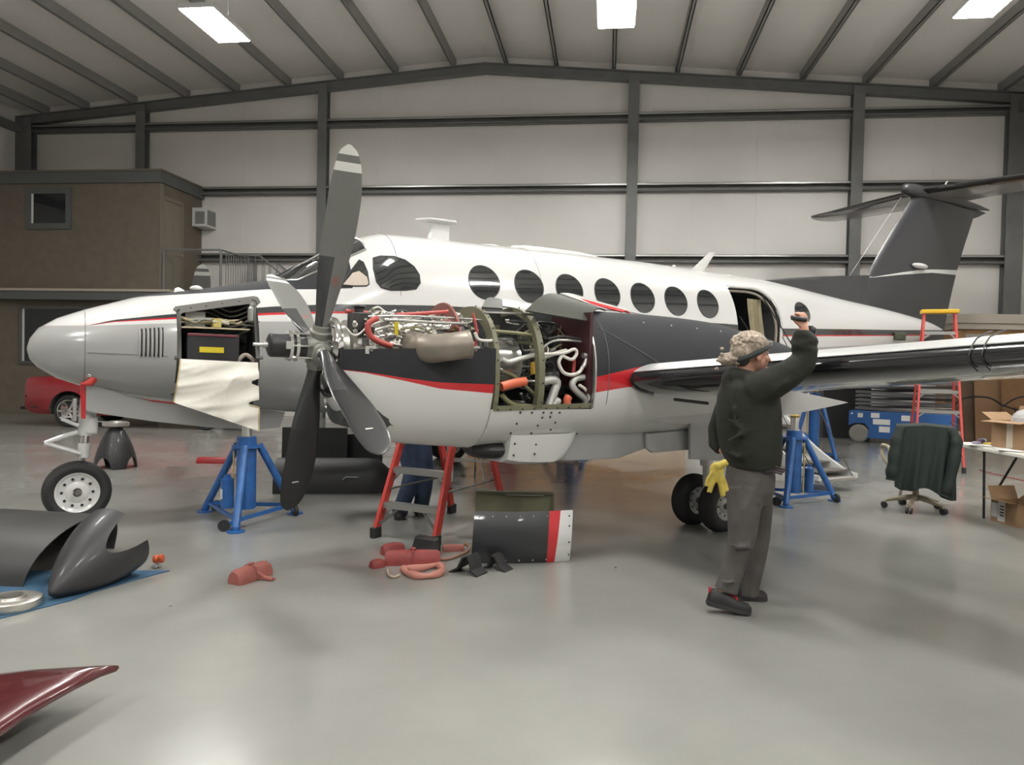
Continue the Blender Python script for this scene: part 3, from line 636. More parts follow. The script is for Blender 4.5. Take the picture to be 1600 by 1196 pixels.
for sd in (1,-1): wg=wing(sd)
# polished leading-edge strip on the boot, lamp reflections put into its colour; boot end
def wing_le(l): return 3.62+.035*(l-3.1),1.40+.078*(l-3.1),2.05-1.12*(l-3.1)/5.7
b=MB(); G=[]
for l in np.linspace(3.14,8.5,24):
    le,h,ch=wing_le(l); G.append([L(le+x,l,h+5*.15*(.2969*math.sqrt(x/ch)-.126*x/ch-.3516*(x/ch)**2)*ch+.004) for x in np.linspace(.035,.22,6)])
b.sheet(G,.006); b.build('leading_edge_sheen',mat('bright_metal_strip',(.85,.85,.84),.28,metal=.6),AC,smooth=60)
b=MB(); R=[]
for k,(q,sc) in enumerate([(0,1),(.012,1),(.03,.8)]):
    le,h,ch=wing_le(3.2); pts=[(x,y) for x,y in foil(2.05,.15,18) if x<.24]; R.append([L(le-.01+.12+(x-.12)*sc,3.13-q+.03,h+y*sc*1.02) for x,y in pts])
b.loft(R); b.build('boot_end_cap',M_boot,AC,smooth=60)
for l in (5.62,5.68):
    le,h,ch=wing_le(l); b=MB(); b.tube([L(le+x,l,h+y) for x,y in [(.22,.135),(.14,.118),(.06,.09),(.02,.055),(-.008,0),(.02,-.045),(.08,-.075)]],.004,6); b.build('boot_joint',M_black,AC)
b=MB(); b.cyl(L(3.75,3.5,1.27),L(4.1,3.5,1.24),.012,n=8); b.build('drain_mast',M_black,AC)
# ---- nacelle
NS=[2.42,2.83,3.3,3.65,4.18,4.48,4.88,5.31,5.77,6.1,6.6]
NT=P1(NS,[1.915,1.93,1.945,1.958,1.96,1.955,1.937,1.876,1.805,1.73,1.55]); NB=P1(NS,[.88,.885,.90,.90,.90,.90,.93,1.0,1.12,1.25,1.45]); NH=P1(NS,[.43,.44,.45,.45,.44,.43,.41,.36,.28,.2,.03])
def npt(s,a,off=0,side=1):
    t,bq,w=NT(s),NB(s),NH(s); e=2.3; ca,sa=math.cos(a),math.sin(a)
    return L(s,side*NL+side*(w+off)*math.copysign(abs(ca)**(2/e),ca),(t+bq)/2+((t-bq)/2+off)*math.copysign(abs(sa)**(2/e),sa))
def nside(s,h,off=0):
    t,bq=NT(s),NB(s); q=max(-1,min(1,(h-(t+bq)/2)/((t-bq)/2))); a=math.asin(math.copysign(abs(q)**(2.3/2),q)); return npt(s,a,off)
NKU=[(-1,1.43),(1.35,1.432),(1.5,1.42),(1.76,1.385),(2.01,1.36),(2.43,1.352),(3.31,1.422),(3.84,1.53),(3.88,1.36),(6,1.36),(15,1.36)]
NKL=[(-1,1.428),(1.35,1.43),(1.5,1.414),(1.76,1.366),(2.01,1.318),(2.43,1.288),(3.31,1.303),(3.6,1.345),(3.84,1.36),(6,1.36),(15,1.36)]
M_nac=paint('nacelle_paint',(.60,.60,.58),[(RED,NKL,NKU),(BLK,NKU,None)],.24,.5,matte_last=True)
def nacelle(side):
    b=MB(); b.loft([[npt(s,2*PI*k/56,0,side) for k in range(56)] for s in list(np.arange(2.42,6.6,.11))+[6.6]]); return b.build('engine_nacelle',[M_nac,M_int,M_green],AC,smooth=50)
n2=nacelle(-1)
nc=nacelle(1); nc.parent=None
def ncut(s0,s1,l0,l1,h0,h1,mt=M_int):
    b=MB(); b.box(((s0+s1)/2,-(l0+l1)/2,(h0+h1)/2),(s1-s0,l1-l0,h1-h0)); return b.build('cutter',mt,smooth=0)
cut(nc,[ncut(2.3,3.29,2.52,3.4,1.175,2.2)],40); nc.parent=AC
# starboard nacelle nose (closed)
b=MB(); b.loft([[L(s,-NL-w*math.cos(a),m+hh*math.sin(a)) for a in [2*PI*k/32 for k in range(32)]] for s,w,m,hh in [(1.42,.2,1.5,.22),(1.5,.3,1.45,.36),(1.9,.4,1.42,.46),(2.42,.425,1.40,.515)]]); b.build('starboard_cowling',M_nac,AC,smooth=50)
# aft nacelle surface line and studs
for s0_,l0_ in [(3.9,.0),(4.2,.0),(4.5,.0),(4.8,.0),(5.1,0)]:
    b=MB(); b.ell(nside(s0_,1.87-.03*(s0_-3.9),.001),(.007,.007,.007),8,5); b.build('skin_stud',M_alu,AC)
seam([nside(3.42+.0*k,1.93-.045*k,.001) for k in range(17)])
seam([nside(3.38+.075*k,1.80-.035*k+.0*k*k,.002) for k in range(11)],r=.004)
# ---- lower forward cowling (U shaped, black top band)
CS=[1.38,1.45,1.57,1.785,2.02,2.2,2.42]
cb=P1(CS,[1.24,1.14,1.045,.945,.915,.90,.88]); cw=P1(CS,[.27,.33,.37,.41,.43,.435,.44]); ch_=P1(CS,[1.56,1.563,1.57,1.58,1.588,1.595,1.603])
def cpt(s,a,off=0):       # a from 0 (port rim) to -180 (starboard rim)
    e=2.3; ca,sa=math.cos(a),math.sin(a); h0=ch_(s)
    return L(s,NL+(cw(s)+off)*math.copysign(abs(ca)**(2/e),ca),h0+(h0-cb(s)+off)*math.copysign(abs(sa)**(2/e),sa))
b=MB(); G=[[cpt(s,-PI*k/40) for k in range(41)] for s in np.linspace(1.38,2.415,16)]
b.sheet(G,-.012); cowl=b.build('lower_cowling',[M_nac],AC,smooth=50)
b=MB(); b.prism([L(1.40,NL-.26,1.50),L(1.40,NL+.26,1.50),L(2.41,NL+.40,1.53),L(2.41,NL-.40,1.53)],(0,0,.012)); b.build('engine_deck',M_int,AC,smooth=0)
b=MB(); R=[cpt(1.378,-PI*k/40,-.01) for k in range(41)]; b.tube(R,.014,6); b.build('cowling_lip',M_blk,AC)
for x in (586,742):
    s,h=ac(x,547,3.12); b=MB(); q=cpt(s,R_(-5),.006); b.box((q[0],q[1],h+.0),(.075,.008,.05)); o=b.build('cowl_latch_bracket',M_alu,AC,smooth=0); b=MB(); b.cyl((q[0],q[1]-.004,h),(q[0],q[1]-.014,h),.012,n=12); b.build('latch_bolt',M_frame,o)
seam([cpt(s,R_(-52)) for s in np.linspace(1.56,2.41,10)],r=.002); seam([cpt(1.56,R_(-a)) for a in range(15,90,5)],r=.002); seam([nside(s,1.05) for s in (2.42,2.43)])
# chin air inlet at the front of the cowling
b=MB(); R=[]
for dx,sc in ((0,1),(-.02,1.06),(-.03,1.02),(0,.9),(.18,.8)):
    R.append([L(1.42+dx+.05*(1-math.sin(a))*.5,NL+.20*sc*math.cos(a),1.20+.115*sc*math.sin(a)) for a in [2*PI*k/32 for k in range(32)]])
b.loft(R[:4],0,cap=False); b.build('inlet_lip',M_chrome,AC,smooth=60)
b=MB(); b.loft(R[3:]); b.build('inlet_throat',M_int,AC)
b=MB(); b.loft([[L(s,NL+w*math.cos(a),m_+hh*math.sin(a)) for a in [2*PI*k/28 for k in range(28)]] for s,w,m_,hh in [(1.43,.22,1.2,.14),(1.6,.3,1.17,.16),(1.8,.3,1.12,.17),(2.0,.2,1.1,.15)]]); b.build('inlet_duct',M_int,AC)
# belly exhaust scoops under the nacelle
b=MB(); R=[]
for s,w,bt,tp in [(2.655,.27,.765,.98),(2.75,.29,.748,.98),(2.9,.30,.738,.98),(3.05,.30,.735,.98),(3.15,.30,.76,.98),(3.24,.27,.86,1.0),(3.27,.25,.91,1.0)]:
    R.append([L(s,NL+w*y,z) for y,z in [(-1,tp),(-1,(tp+bt)/2),(-.9,bt+.03),(-.6,bt),(0,bt-.006),(.6,bt),(.9,bt+.03),(1,(tp+bt)/2),(1.08,tp)]])
b.loft(R); b.build('belly_scoop',mat('nacelle_white',(.60,.60,.58),.24,coat=.5),AC,smooth=50)
b=MB(); b.loft([[L(s,NL+.22*w*math.cos(a),.86+.085*w*math.sin(a)) for a in [2*PI*k/20 for k in range(20)]] for s,w in [(2.45,.4),(2.5,.8),(2.56,.95),(2.65,1)]]); b.build('air_outlet_duct',M_black,AC)
def rivets(lst,l,name='panel_fastener'):
    for x,y in lst:
        s,h=ac(x,y,l); 
        if h<1.02: h2=h; p=L(s,NL+NH(s)*.75,h) 
        p=nside(s,h,.001) if h>NB(s)+.02 else L(s,NL+.31,h)
        b=MB(); b.ell(p,(.009,.009,.009),8,5); b.build(name,M_black,nc)
rivets([(813,645),(831,645),(849,645),(861,645),(874,645),(849,653),(861,652),(812,663),(846,666),(872,661),(870,673),(809,679),(842,679),(917,680)],3.08)
for x,y in [(805,694),(838,695),(803,712),(836,710)]:
    s,h=ac(x,y,2.99); b=MB(); b.ell(L(s,NL+.305,h),(.009,.009,.009),8,5); b.build('panel_fastener',M_black,nc)
# main gear doors below the nacelle
def doorplate(px,l,name,mt,th=.03,tilt=0):
    P=[ac(x,y,l) for x,y in px]; b=MB(); b.prism([L(s,l-tilt*(h-.9),h) for s,h in P],(0,th,0)); return b.build(name,mt,AC,smooth=0,bevel=.006)
M_gd=mat('gear_door_grey',(.27,.27,.265),.3,coat=.3)
doorplate([(866,690),(880,680),(1012,676),(1012,700),(965,717),(905,720),(842,720.5),(853,714)],2.93,'gear_door',M_gd)
doorplate([(1011,678),(1078,672),(1080,703),(1020,708),(1012,702)],2.97,'gear_door',mat('gear_door_light',(.33,.33,.32),.3,coat=.3))
doorplate([(1079,645),(1150,645),(1150,722),(1079,718)],3.04,'gear_door',mat('gear_door_light',(0,0,0)))
# ---- main landing gear
def wheel(c,dia,w,rimr,par,name='wheel',spokes=10,axis=(0,1,0),rim=M_whp):
    c=V(*c); R=dia/2; b=MB(); pr=[]
    for a in np.linspace(-100,100,15): pr.append((w*.46*math.sin(R_(a)),R-w*.42+w*.42*math.cos(R_(a)) if abs(a)<=90 else R-w*.42))
    pr=[(-w*.40,rimr)]+[(-w*.47,rimr+.03)]+[(w*.5*math.sin(R_(a)),(R-w*.36)+w*.36*math.cos(R_(a))) for a in np.linspace(-88,88,13)]+[(w*.47,rimr+.03),(w*.40,rimr)]
    b.lathe(c,axis,pr,48,cap=False); ty=b.build(name,M_rub,par,smooth=50)
    b=MB(); b.lathe(c,axis,[(-w*.42,rimr*1.02),(-w*.40,rimr*.97),(-w*.30,rimr*.86),(-w*.27,rimr*.55),(-w*.33,rimr*.45),(-w*.36,rimr*.22),(w*.36,rimr*.22),(w*.33,rimr*.45),(w*.27,rimr*.55),(w*.30,rimr*.86),(w*.40,rimr*.97),(w*.42,rimr*1.02)],40,cap=False); b.build('wheel_rim',rim,ty,smooth=30)
    ax=unit(axis); x,y,_=frame(ax)
    for sgn in (-1,1):
        b=MB(); b.cyl(c+ax*sgn*w*.34,c+ax*sgn*w*.42,rimr*.16,rimr*.13,n=16); b.build('hub_cap',M_frame,ty)
        for k in range(spokes):
            a=2*PI*k/spokes; p=c+ax*sgn*w*.285+(x*math.cos(a)+y*math.sin(a))*rimr*.70; b=MB(); b.cyl(p-ax*sgn*.012,p+ax*sgn*.006,rimr*.075,n=8); b.build('rim_hole',M_black,ty)
    return ty
for side in (1,-1):
    gs,gh=4.99,.255+.02
    for dl in (-.17,.17): wheel(L(gs,side*NL+dl,gh),.49,.17,.125,AC,spokes=8,rim=M_grp)
    b=MB(); b.cyl(L(gs,side*NL-.27,gh),L(gs,side*NL+.27,gh),.03,n=12); b.build('gear_axle',M_frame,AC)
    b=MB(); b.cyl(L(gs,side*NL,gh),L(gs-.02,side*NL,.75),.038,n=14); b.cyl(L(gs-.02,side*NL,.62),L(gs-.05,side*NL,1.2),.06,n=14); b.build('gear_strut',M_whp,AC)
    b=MB(); b.cyl(L(gs-.03,side*NL,.80),L(gs-.55,side*NL,1.1),.028,n=10); b.build('drag_brace',M_whp,AC)
    b=MB(); b.tube([L(gs+.06,side*NL,gh+.05),L(gs+.22,side*NL,gh+.17),L(gs+.05,side*NL,gh+.34)],.02,8); b.build('torque_link',M_whp,AC)
# ---- nose gear
ns_=.03
nw=wheel(L(0,.0,.272),.545,.17,.172,AC,'nose_wheel',10)
b=MB(); b.cyl(L(0,-.11,.272),L(0,.11,.272),.022,n=12); b.build('gear_axle',M_frame,AC)
for sd in (-1,): b=MB(); b.tube([L(0,.105*sd,.272),L(.02,.11*sd,.45),L(.045,.06*sd,.60)],.022,8); b.build('nose_gear_fork',M_whp,AC)
b=MB(); b.cyl(L(.045,0,.575),L(.05,0,.70),.05,n=18); b.build('nose_gear_collar',M_whp,AC)
b=MB(); b.cyl(L(.05,0,.70),L(.055,0,.78),.034,n=18); b.build('nose_gear_piston',M_chrome,AC)
b=MB(); b.tube([L(.055,0,.77),L(.07,0,.95),L(.09,0,1.22)],[.062,.07,.07],18); b.build('nose_gear_strut',M_whp,AC)
for p,q,r in [((.0,.05,.80),(-.25,.02,.71),.02),((-.25,.02,.71),(.02,.05,.61),.02),((0,.05,.86),(-.13,.05,.92),.02),((-.14,.06,.93),(.0,.06,.945),.008),((.0,-.05,.80),(-.25,-.02,.71),.02),((-.25,-.02,.71),(.02,-.05,.61),.02)]:
    b=MB(); b.cyl(L(*p),L(*q),r,r*.8,n=10); b.build('torque_link',M_whp,AC)
b=MB(); b.box(L(.10,.0,.86),(.10,.13,.16)); b.build('steering_housing',M_whp,AC,bevel=.015)
b=MB(); b.cyl(L(.05,.08,1.0),L(.13,.08,1.0),.03,n=10); b.build('shimmy_damper',M_whp,AC)
b=MB(); b.cyl(L(.12,.06,.9),L(.24,.08,.885),.006,n=6); b.build('steering_rod',M_whp,AC)
b=MB(); b.box(L(-.03,.07,1.0),(.035,.05,.2)); b.build('landing_light_bracket',M_alu,AC,bevel=.006)
b=MB(); b.lathe(L(-.08,.05,1.0),(-1,0,0),[(0,.02),(.02,.06),(.05,.075),(.055,.0)],20); b.build('landing_light',M_chrome,AC)
# long nose gear door on the port side, red edge
P=[ac(x,y,.16) for x,y in [(134,603),(150,603),(200,618),(240,628),(300,634),(400,640),(445,644),(437,668),(400,672),(331,668.6),(240,659),(152,646),(134,642)]]
b=MB(); b.prism([L(s,.17,h) for s,h in P],(0,.012,0)); gd=b.build('nose_gear_door',M_grp,AC,smooth=0,bevel=.003)
P=[ac(x,y,.17) for x,y in [(125,602),(134,602),(134,655),(127,654)]]
b=MB(); b.prism([L(s,.172,h) for s,h in P],(0,.035,0)); b.build('door_red_edge',M_redp,gd,smooth=0)
b=MB(); b.tube([L(s,.25,h) for s,h in [ac(x,y,.25) for x,y in [(148,586),(146,592),(141,598),(132,600),(126,600)]]],[.028,.034,.036,.02,.012],12); b.build('probe_cover',mat('red_vinyl',(.55,.05,.04),.45),AC)
s,h=ac(141,587,.25); b=MB(); b.ell(L(s,.26,h),(.03,.03,.025)); b.build('probe_cap',M_chrome,AC)
# ---- propellers
M_bgrey=mat('blade_grey',(.155,.155,.145),.35,coat=.2); M_bwhite=mat('blade_white',(.66,.66,.62),.4); M_bblk=mat('blade_black',(.02,.02,.021),.3,coat=.25); M_bmet=mat('blade_boot',(.035,.036,.038),.25,coat=.4)
RP_=1.335
bc=P1([.10,.2,.3,.45,.6,.8,1.0,1.15,1.25,1.30,1.335],[.09,.10,.125,.165,.195,.215,.215,.19,.15,.105,.02])
bt_=P1([.10,.2,.3,.6,1.0,1.335],[.09,.075,.05,.024,.014,.006]); bx_=P1([.1,.5,.9,1.2,1.335],[.0,.005,.012,-.002,-.02])
def blade_mesh():
    b=MB(); rs=sorted(set(list(np.linspace(.10,.34,7))+list(np.linspace(.34,1.17,18))+[1.175,1.18,1.225,1.23,1.27,1.275,1.30,1.315,1.325,1.332,1.335])); n=20; R=[]
    for r in rs:
        c_,t=bc(r),bt_(r); tw=R_(97-13*(r-.1)/1.235)     # nearly edge-on to the airflow (feathered)
        dx,dy=math.sin(tw),math.cos(tw); ring=[]
        for k in range(n):
            a=2*PI*k/n; u=c_/2*math.cos(a)+bx_(r); v=t/2*math.sin(a)*(1.3 if math.sin(a)>0 else .7)
            ring.append((u*dx+v*dy*-1, u*dy+v*dx, r))
        R.append(ring)
    b.loft(R); nb_=len(b.f)
    y0_=-.7*bt_(.47)/2*.9; b.tube([(.035+.018*math.cos(a),y0_-.0015,.47+.036*math.sin(a)) for a in [2*PI*k/24 for k in range(25)]],.0025,5,m=4)
    b.box((.035,y0_-.0015,.47),(.010,.002,.045),m=4)
    b.box((.0,1.3*bt_(1.08)/2*.98,1.08),(.045,.003,.010),ry=.15,m=2)
    me=b.build('propeller_blade',[M_bblk,M_bgrey,M_bwhite,M_bmet,mat('decal_red',(.35,.08,.05),.5)],smooth=60)
    m_=me.data
    for p in m_.polygons:
        if p.index>=nb_: continue
        r=p.center[2]; up_=p.normal[1]
        if up_*FLIP>0:
            p.material_index=1
            if r>1.275: p.material_index=2
            elif r>1.23: p.material_index=1
            elif r>1.175: p.material_index=2
            if r<.62 and p.center[0]<-.0: p.material_index=3
        else:
            p.material_index=0
            if r<.62 and p.center[0]<-.0: p.material_index=3
    return me
FLIP=-1
proto=blade_mesh()
def propeller(side,theta,hs=1.301):
    pr=bpy.data.objects.new('propeller',None); COL.objects.link(pr); pr.parent=AC; pr.location=L(hs,side*NL,1.577)
    for k in range(4):
        bl=proto.copy(); COL.objects.link(bl); bl.parent=pr
        a=theta+k*PI/2        # angle from up towards port
        # blade local z -> (0,-sin a*?,cos a)
        bl.rotation_euler=(a,0,0)
        b=MB(); d_=V(0,-math.sin(a),math.cos(a)); b.lathe(d_*.055,d_,[(0,.062),(.02,.07),(.06,.07),(.07,.056),(.10,.054),(.105,.0)],20)
        b.build('blade_clamp',mat('hub_cast_metal',(.24,.24,.215),.5,metal=.35),pr,smooth=40)
        cw_=MB(); t_=V(0,math.cos(a),math.sin(a)); c0=d_*.13+t_*.06+V(.06,0,0); cw_.box(tuple(c0),(.06,.045,.07),rx=a); cw_.build('counterweight',M_chrome,pr,smooth=0,bevel=.005)
    b=MB(); b.lathe((.0,0,0),(1,0,0),[(-.09,.0),(-.09,.07),(-.05,.095),(.05,.10),(.09,.08),(.14,.07),(.14,0)],28); b.build('hub',mat('hub_cast_metal',(0,0,0)),pr,smooth=40)
    if side==1:
        b=MB(); b.lathe((-.33,0,0),(1,0,0),[(0,0),(0,.05),(.012,.074),(.02,.078),(.24,.078),(.245,0)],28); b.build('pitch_cylinder',M_black,pr,smooth=40)
        b=MB(); b.cyl((-.42,0,0),(-.32,0,0),.012,n=10); b.cyl((-.36,0,0),(-.325,0,0),.022,n=12); b.build('pilot_rod',M_alu,pr)
        for x in (-.205,-.165): b=MB(); b.lathe((x,0,0),(1,0,0),[(0,.079),(0,.098),(.02,.10),(.022,.079)],32,closed=True); b.build('retaining_ring',M_chrome,pr,smooth=40)
        for k in range(6):
            a=k*PI/3; b=MB(); b.cyl((-.19,.088*math.cos(a),.088*math.sin(a)),(-.04,.088*math.cos(a),.088*math.sin(a)),.008,n=8); b.build('guide_pin',M_chrome,pr)
        b=MB(); b.box((-.215,-.09,.0),(.045,.02,.05)); b.build('ring_lug',M_alu,pr,smooth=0,bevel=.004)
        b=MB(); b.lathe((.042,0,0),(1,0,0),[(0,.12),(.0,.185),(.02,.20),(.045,.205),(.065,.20),(.06,.17),(.02,.12)],48,closed=True); b.build('spinner_bulkhead',M_chrome,pr,smooth=40)
    else:
        b=MB(); b.lathe((.10,0,0),(-1,0,0),[(0,.19),(.1,.185),(.25,.15),(.38,.09),(.46,.03),(.475,0)],40); b.build('spinner',M_chrome,pr,smooth=60)
    return pr
propeller(1,R_(26))
THR=R_(41)
propeller(-1,THR)
bpy.data.objects.remove(proto)
# ---- engine between the cowl and the firewall
M_hot=mat('heat_stained_steel',(.26,.225,.185),.42,metal=.4,noise=.2,nscale=6); M_case=mat('engine_case',(.52,.5,.46),.33,metal=.6,noise=.25,nscale=14)
eng=None
b=MB(); b.lathe(L(1.42,NL,1.577),(1,0,0),[(0,.0),(0,.13),(.05,.15),(.06,.19),(.09,.19),(.10,.155),(.28,.19),(.30,.235),(.34,.235),(.35,.21),(.5,.23),(.62,.235),(.64,.26),(.66,.26),(.67,.235),(.78,.235),(.80,.20),(.98,.16),(1.0,.0)],40); eng=b.build('engine_core',M_case,AC,smooth=30)
# exhaust stack: elbow then pipe running aft
P=spline([L(1.90,NL+.12,1.60),L(1.905,NL+.30,1.585),L(1.925,NL+.43,1.583),L(2.0,NL+.51,1.595),L(2.07,NL+.54,1.608),L(2.14,NL+.555,1.62)],6)
rr=[.115+.0*i for i in range(len(P))]
b=MB(); nP=len(P); R=[]
b.tube(P,[.112-.020*min(1,i/(nP*.55)) for i in range(nP)],28); 
ex=b.build('exhaust_stack',M_hot,AC,smooth=50)
d_=unit(P[-1]-P[-2]); b=MB(); b.lathe(P[-1]-d_*.02,d_,[(0,.092),(.02,.096),(.025,.096),(.025,.086),(0,.084)],28,closed=True); b.build('exhaust_lip',M_hot,ex)
b=MB(); b.cyl(P[-1]+d_*.001,P[-1]+d_*.006,.084,n=24); b.build('exhaust_mouth',M_black,ex)
for a in (-50,40): b=MB(); q=V(*L(1.83,NL+.22,1.70)); b.box(q+V(math.sin(R_(a))*.07,0,.0),(.012,.05,.05),ry=R_(a)); b.build('stack_gusset',M_hot,ex,smooth=0)
# fire seal ring and firewall frames
b=MB(); b.lathe(L(2.20,NL,1.60),(1,0,0),[(0,.235),(0,.33),(.012,.335),(.014,.235)],48,closed=True); b.build('fire_seal',mat('fire_seal_red',(.26,.1,.08),.4,metal=.4),AC,smooth=40)
def nring(s0,s1,inset,a0,a1,name,mt,n=36):
    R=[]
    for k in range(n+1):
        a=a0+(a1-a0)*k/n; R.append([npt(s0,a,.004),npt(s1,a,.004),npt(s1,a,-inset),npt(s0,a,-inset)])
    b=MB(); b.loft(R); return b.build(name,mt,AC,smooth=30)
A0=-math.asin(.41**1.15)
fr1=nring(2.425,2.46,.075,A0,R_(150),'forward_frame',M_green); nring(2.785,2.80,.05,A0,R_(105),'middle_frame',M_green); nring(2.80,2.835,.012,A0,R_(105),'middle_frame',M_green)
nring(3.285,3.30,.02,A0,R_(80),'aft_frame_edge',M_alu)
b=MB(); b.bar(npt(2.43,A0-.02,-.01),npt(3.30,A0-.02,-.01),.02,.035); sill=b.build('sill',M_green,AC,smooth=0)
b=MB(); b.bar(npt(2.43,R_(62),.004),npt(2.84,R_(62),.004),.05,.012); b.build('top_longeron',M_alu,AC,smooth=0)
for i in range(9): b=MB(); s=2.47+i*.1; q=npt(s,A0-.02,.006); b.ell(q,(.007,.007,.007),8,5); b.build('sill_bolt',M_black,sill)
for i in range(8):
    for s in (2.443,2.82):
        q=npt(s,A0+R_(4+i*14),.008); b=MB(); b.ell(q,(.006,.006,.006),8,5); b.build('frame_bolt',M_black,fr1)
# firewall plate behind the forward frame (pierced)
b=MB(); b.lathe(L(2.41,NL,1.43),(1,0,0),[(0,.02),(.008,.02)],8) if 0 else None
# bay back wall is the cut face: bulkhead, oil tank, accessories in front of it
b=MB(); b.lathe(L(2.50,NL+.08,1.50),(1,0,0),[(0,0),(0,.17),(.02,.2),(.24,.2),(.26,.16),(.27,0)],32); b.build('plenum_drum',mat('stainless_drum',(.42,.42,.4),.22,metal=.9,noise=.2,nscale=5),AC,smooth=40)
b=MB(); b.box(L(3.27,NL+.16,1.6),(.03,.50,.62)); b.build('aft_firewall',mat('maroon_bulkhead',(.045,.012,.014),.4),AC)
b=MB(); b.box(L(3.05,NL+.02,1.45),(.30,.16,.34)); b.build('accessory_gearbox',mat('black_casting',(.03,.03,.03),.4),AC,bevel=.03)
b=MB(); b.lathe(L(2.92,NL+.22,1.40),(1,0,.1),[(0,0),(0,.05),(.01,.06),(.16,.06),(.17,.05),(.2,0)],20); b.build('starter_generator',mat('black_casting',(.03,.03,.03),.4),AC)
wiring=[('pipe_white',(.62,.6,.55),.45),('pipe_steel',(.5,.5,.47),.25),('pipe_black',(.03,.03,.03),.4),('pipe_red',(.42,.07,.06),.45),('pipe_olive',(.2,.19,.1),.5)]
def pm(k): n_,c_,r_=wiring[k]; return mat(n_,c_,r_,metal=.7 if k==1 else 0)
def pipe(px,l,r,k,name='pipe',n=10):
    P=[]
    for q in px:
        ll=q[2] if len(q)>2 else l; s,h=ac(q[0],q[1],ll); P.append(L(s,ll,h))
    b=MB(); b.tube(spline(P,6),r,n); return b.build(name,pm(k) if isinstance(k,int) else k,AC,smooth=60)
M_sleeve=mat('silver_sleeve',(.5,.5,.48),.4,metal=.4,bump=.5,bscale=60); M_orange=mat('orange_actuator',(.62,.13,.06),.4,coat=.3)
pipe([(784,561),(795,566),(815,560),(836,555)],3.02,.018,M_sleeve,'insulated_hose'); pipe([(773,518),(800,520),(835,524)],3.0,.013,4); pipe([(846,560),(870,552),(885,548)],3.0,.016,0)
pipe([(846,554),(880,552),(897,546),(901,553),(893,562),(878,556)],3.05,.013,0); pipe([(878,556),(873,567),(880,582),(893,586),(905,582),(910,574)],3.05,.014,0)
pipe([(783,605),(800,600),(821,596)],3.04,.034,M_orange,'orange_actuator'); pipe([(821,596),(838,596)],3.04,.01,1,'actuator_rod')
pipe([(847,597),(862,594),(870,598),(866,612),(858,634)],3.0,.034,M_sleeve,'insulated_duct'); pipe([(862,636),(868,628),(872,630)],3.0,.035,M_sleeve,'insulated_duct',14)
pipe([(914,590),(900,592),(894,602),(903,614),(914,624),(916,636)],3.03,.026,M_sleeve,'insulated_duct'); pipe([(905,602),(917,612),(925,636)],3.06,.012,0)
pipe([(887,638),(886,626),(889,620)],3.05,.03,M_orange,'orange_actuator'); pipe([(897,560),(896,580),(893,590)],3.0,.015,3); pipe([(917,556),(915,566),(911,574)],3.05,.018,1); pipe([(911,556),(920,556)],3.05,.022,1)
pipe([(855,530),(880,526),(905,530),(927,530)],2.98,.010,2); pipe([(846,545),(870,532),(926,536)],2.98,.011,1); pipe([(850,568),(862,566),(867,575),(864,588)],3.0,.008,2)
pipe([(783,580),(805,590),(836,618)],2.95,.014,4); pipe([(783,617),(800,632),(830,636)],3.0,.02,4); pipe([(832,566),(833,585)],3.0,.018,mat('ochre_box',(.5,.3,.03),.5),'ochre_link')
pipe([(855,622),(862,630),(875,640)],2.9,.015,4); pipe([(786,575),(836,574)],2.9,.012,2)
# pipework on the exposed engine
pipe([(590,497),(576,506),(577,522),(588,532),(602,538),(612,541)],2.98,.020,3,'red_hose'); pipe([(540,486),(556,488),(575,489)],2.80,.014,3,'red_hose'); pipe([(618,492),(645,491),(690,488),(700,487)],2.85,.014,3,'red_hose')
pipe([(541,513),(549,522),(560,523),(578,506),(583,494)],2.95,.007,0,'white_lead'); pipe([(600,500),(625,501),(660,503),(690,505),(730,506)],2.98,.011,1)
pipe([(575,495),(620,494),(680,496),(735,499),(770,503)],2.90,.008,1); pipe([(739,490),(745,520),(742,545)],3.02,.010,3,'red_hose'); pipe([(742,520),(748,531),(765,533),(776,530)],3.05,.012,0)
random.seed(11)
def surfpt(s,a,r): return L(s,NL+r*math.cos(a),1.577+r*math.sin(a))
for i in range(46):
    s=random.uniform(1.46,2.36); a=R_(random.uniform(15,120)); ds=random.uniform(.05,.35); da=R_(random.uniform(-45,45)); r=random.uniform(.235,.275)
    P=[surfpt(min(s+ds*u,2.40),a+da*u*u,r+.02*math.sin(u*7)) for u in np.linspace(0,1,5)]
    b=MB(); b.tube(spline(P,3),random.choice([.004,.005,.007,.009]),7); b.build('pipe',pm(random.choice([0,0,1,1,1,2,2,4,3])),AC,smooth=60)
for i in range(34):
    s=random.uniform(1.44,2.36); a=R_(random.uniform(8,110)); p=surfpt(s,a,.24); b=MB(); k=random.random()
    if k<.5: b.box(p,(random.uniform(.02,.06),random.uniform(.02,.05),random.uniform(.02,.05)),rx=-a)
    else: b.lathe(p,(random.uniform(-1,1),-math.cos(a),math.sin(a)),[(0,.018),(.02,.018),(.022,.012),(.05,.011),(.05,0)],12)
    b.build('engine_fitting',random.choice([M_black,M_case,M_alu,M_chrome,M_frame]),AC,smooth=30,bevel=.002)
b=MB(); s,h=ac(563,503,2.85); b.box(L(s,2.82,h),(.12,.12,.12)); b.lathe(L(s+.0,2.82,h+.06),(0,0,1),[(0,.03),(.03,.03),(.035,.045),(.05,.045),(.05,0)],16); b.build('prop_governor',mat('black_casting',(.03,.03,.03),.4),AC,bevel=.006)
b=MB(); s,h=ac(622,512,2.95); b.box(L(s,NL+.24,h-.01),(.025,.015,.1)); b.build('yellow_tag',mat('yellow_label',(.6,.5,.02),.5),AC)
b=MB(); s,h=ac(702,512,2.95); b.ell(L(s,NL+.18,h),(.10,.07,.055)); b.build('foil_blanket',mat('foil',(.8,.8,.78),.18,metal=1,bump=.8,bscale=30),AC)
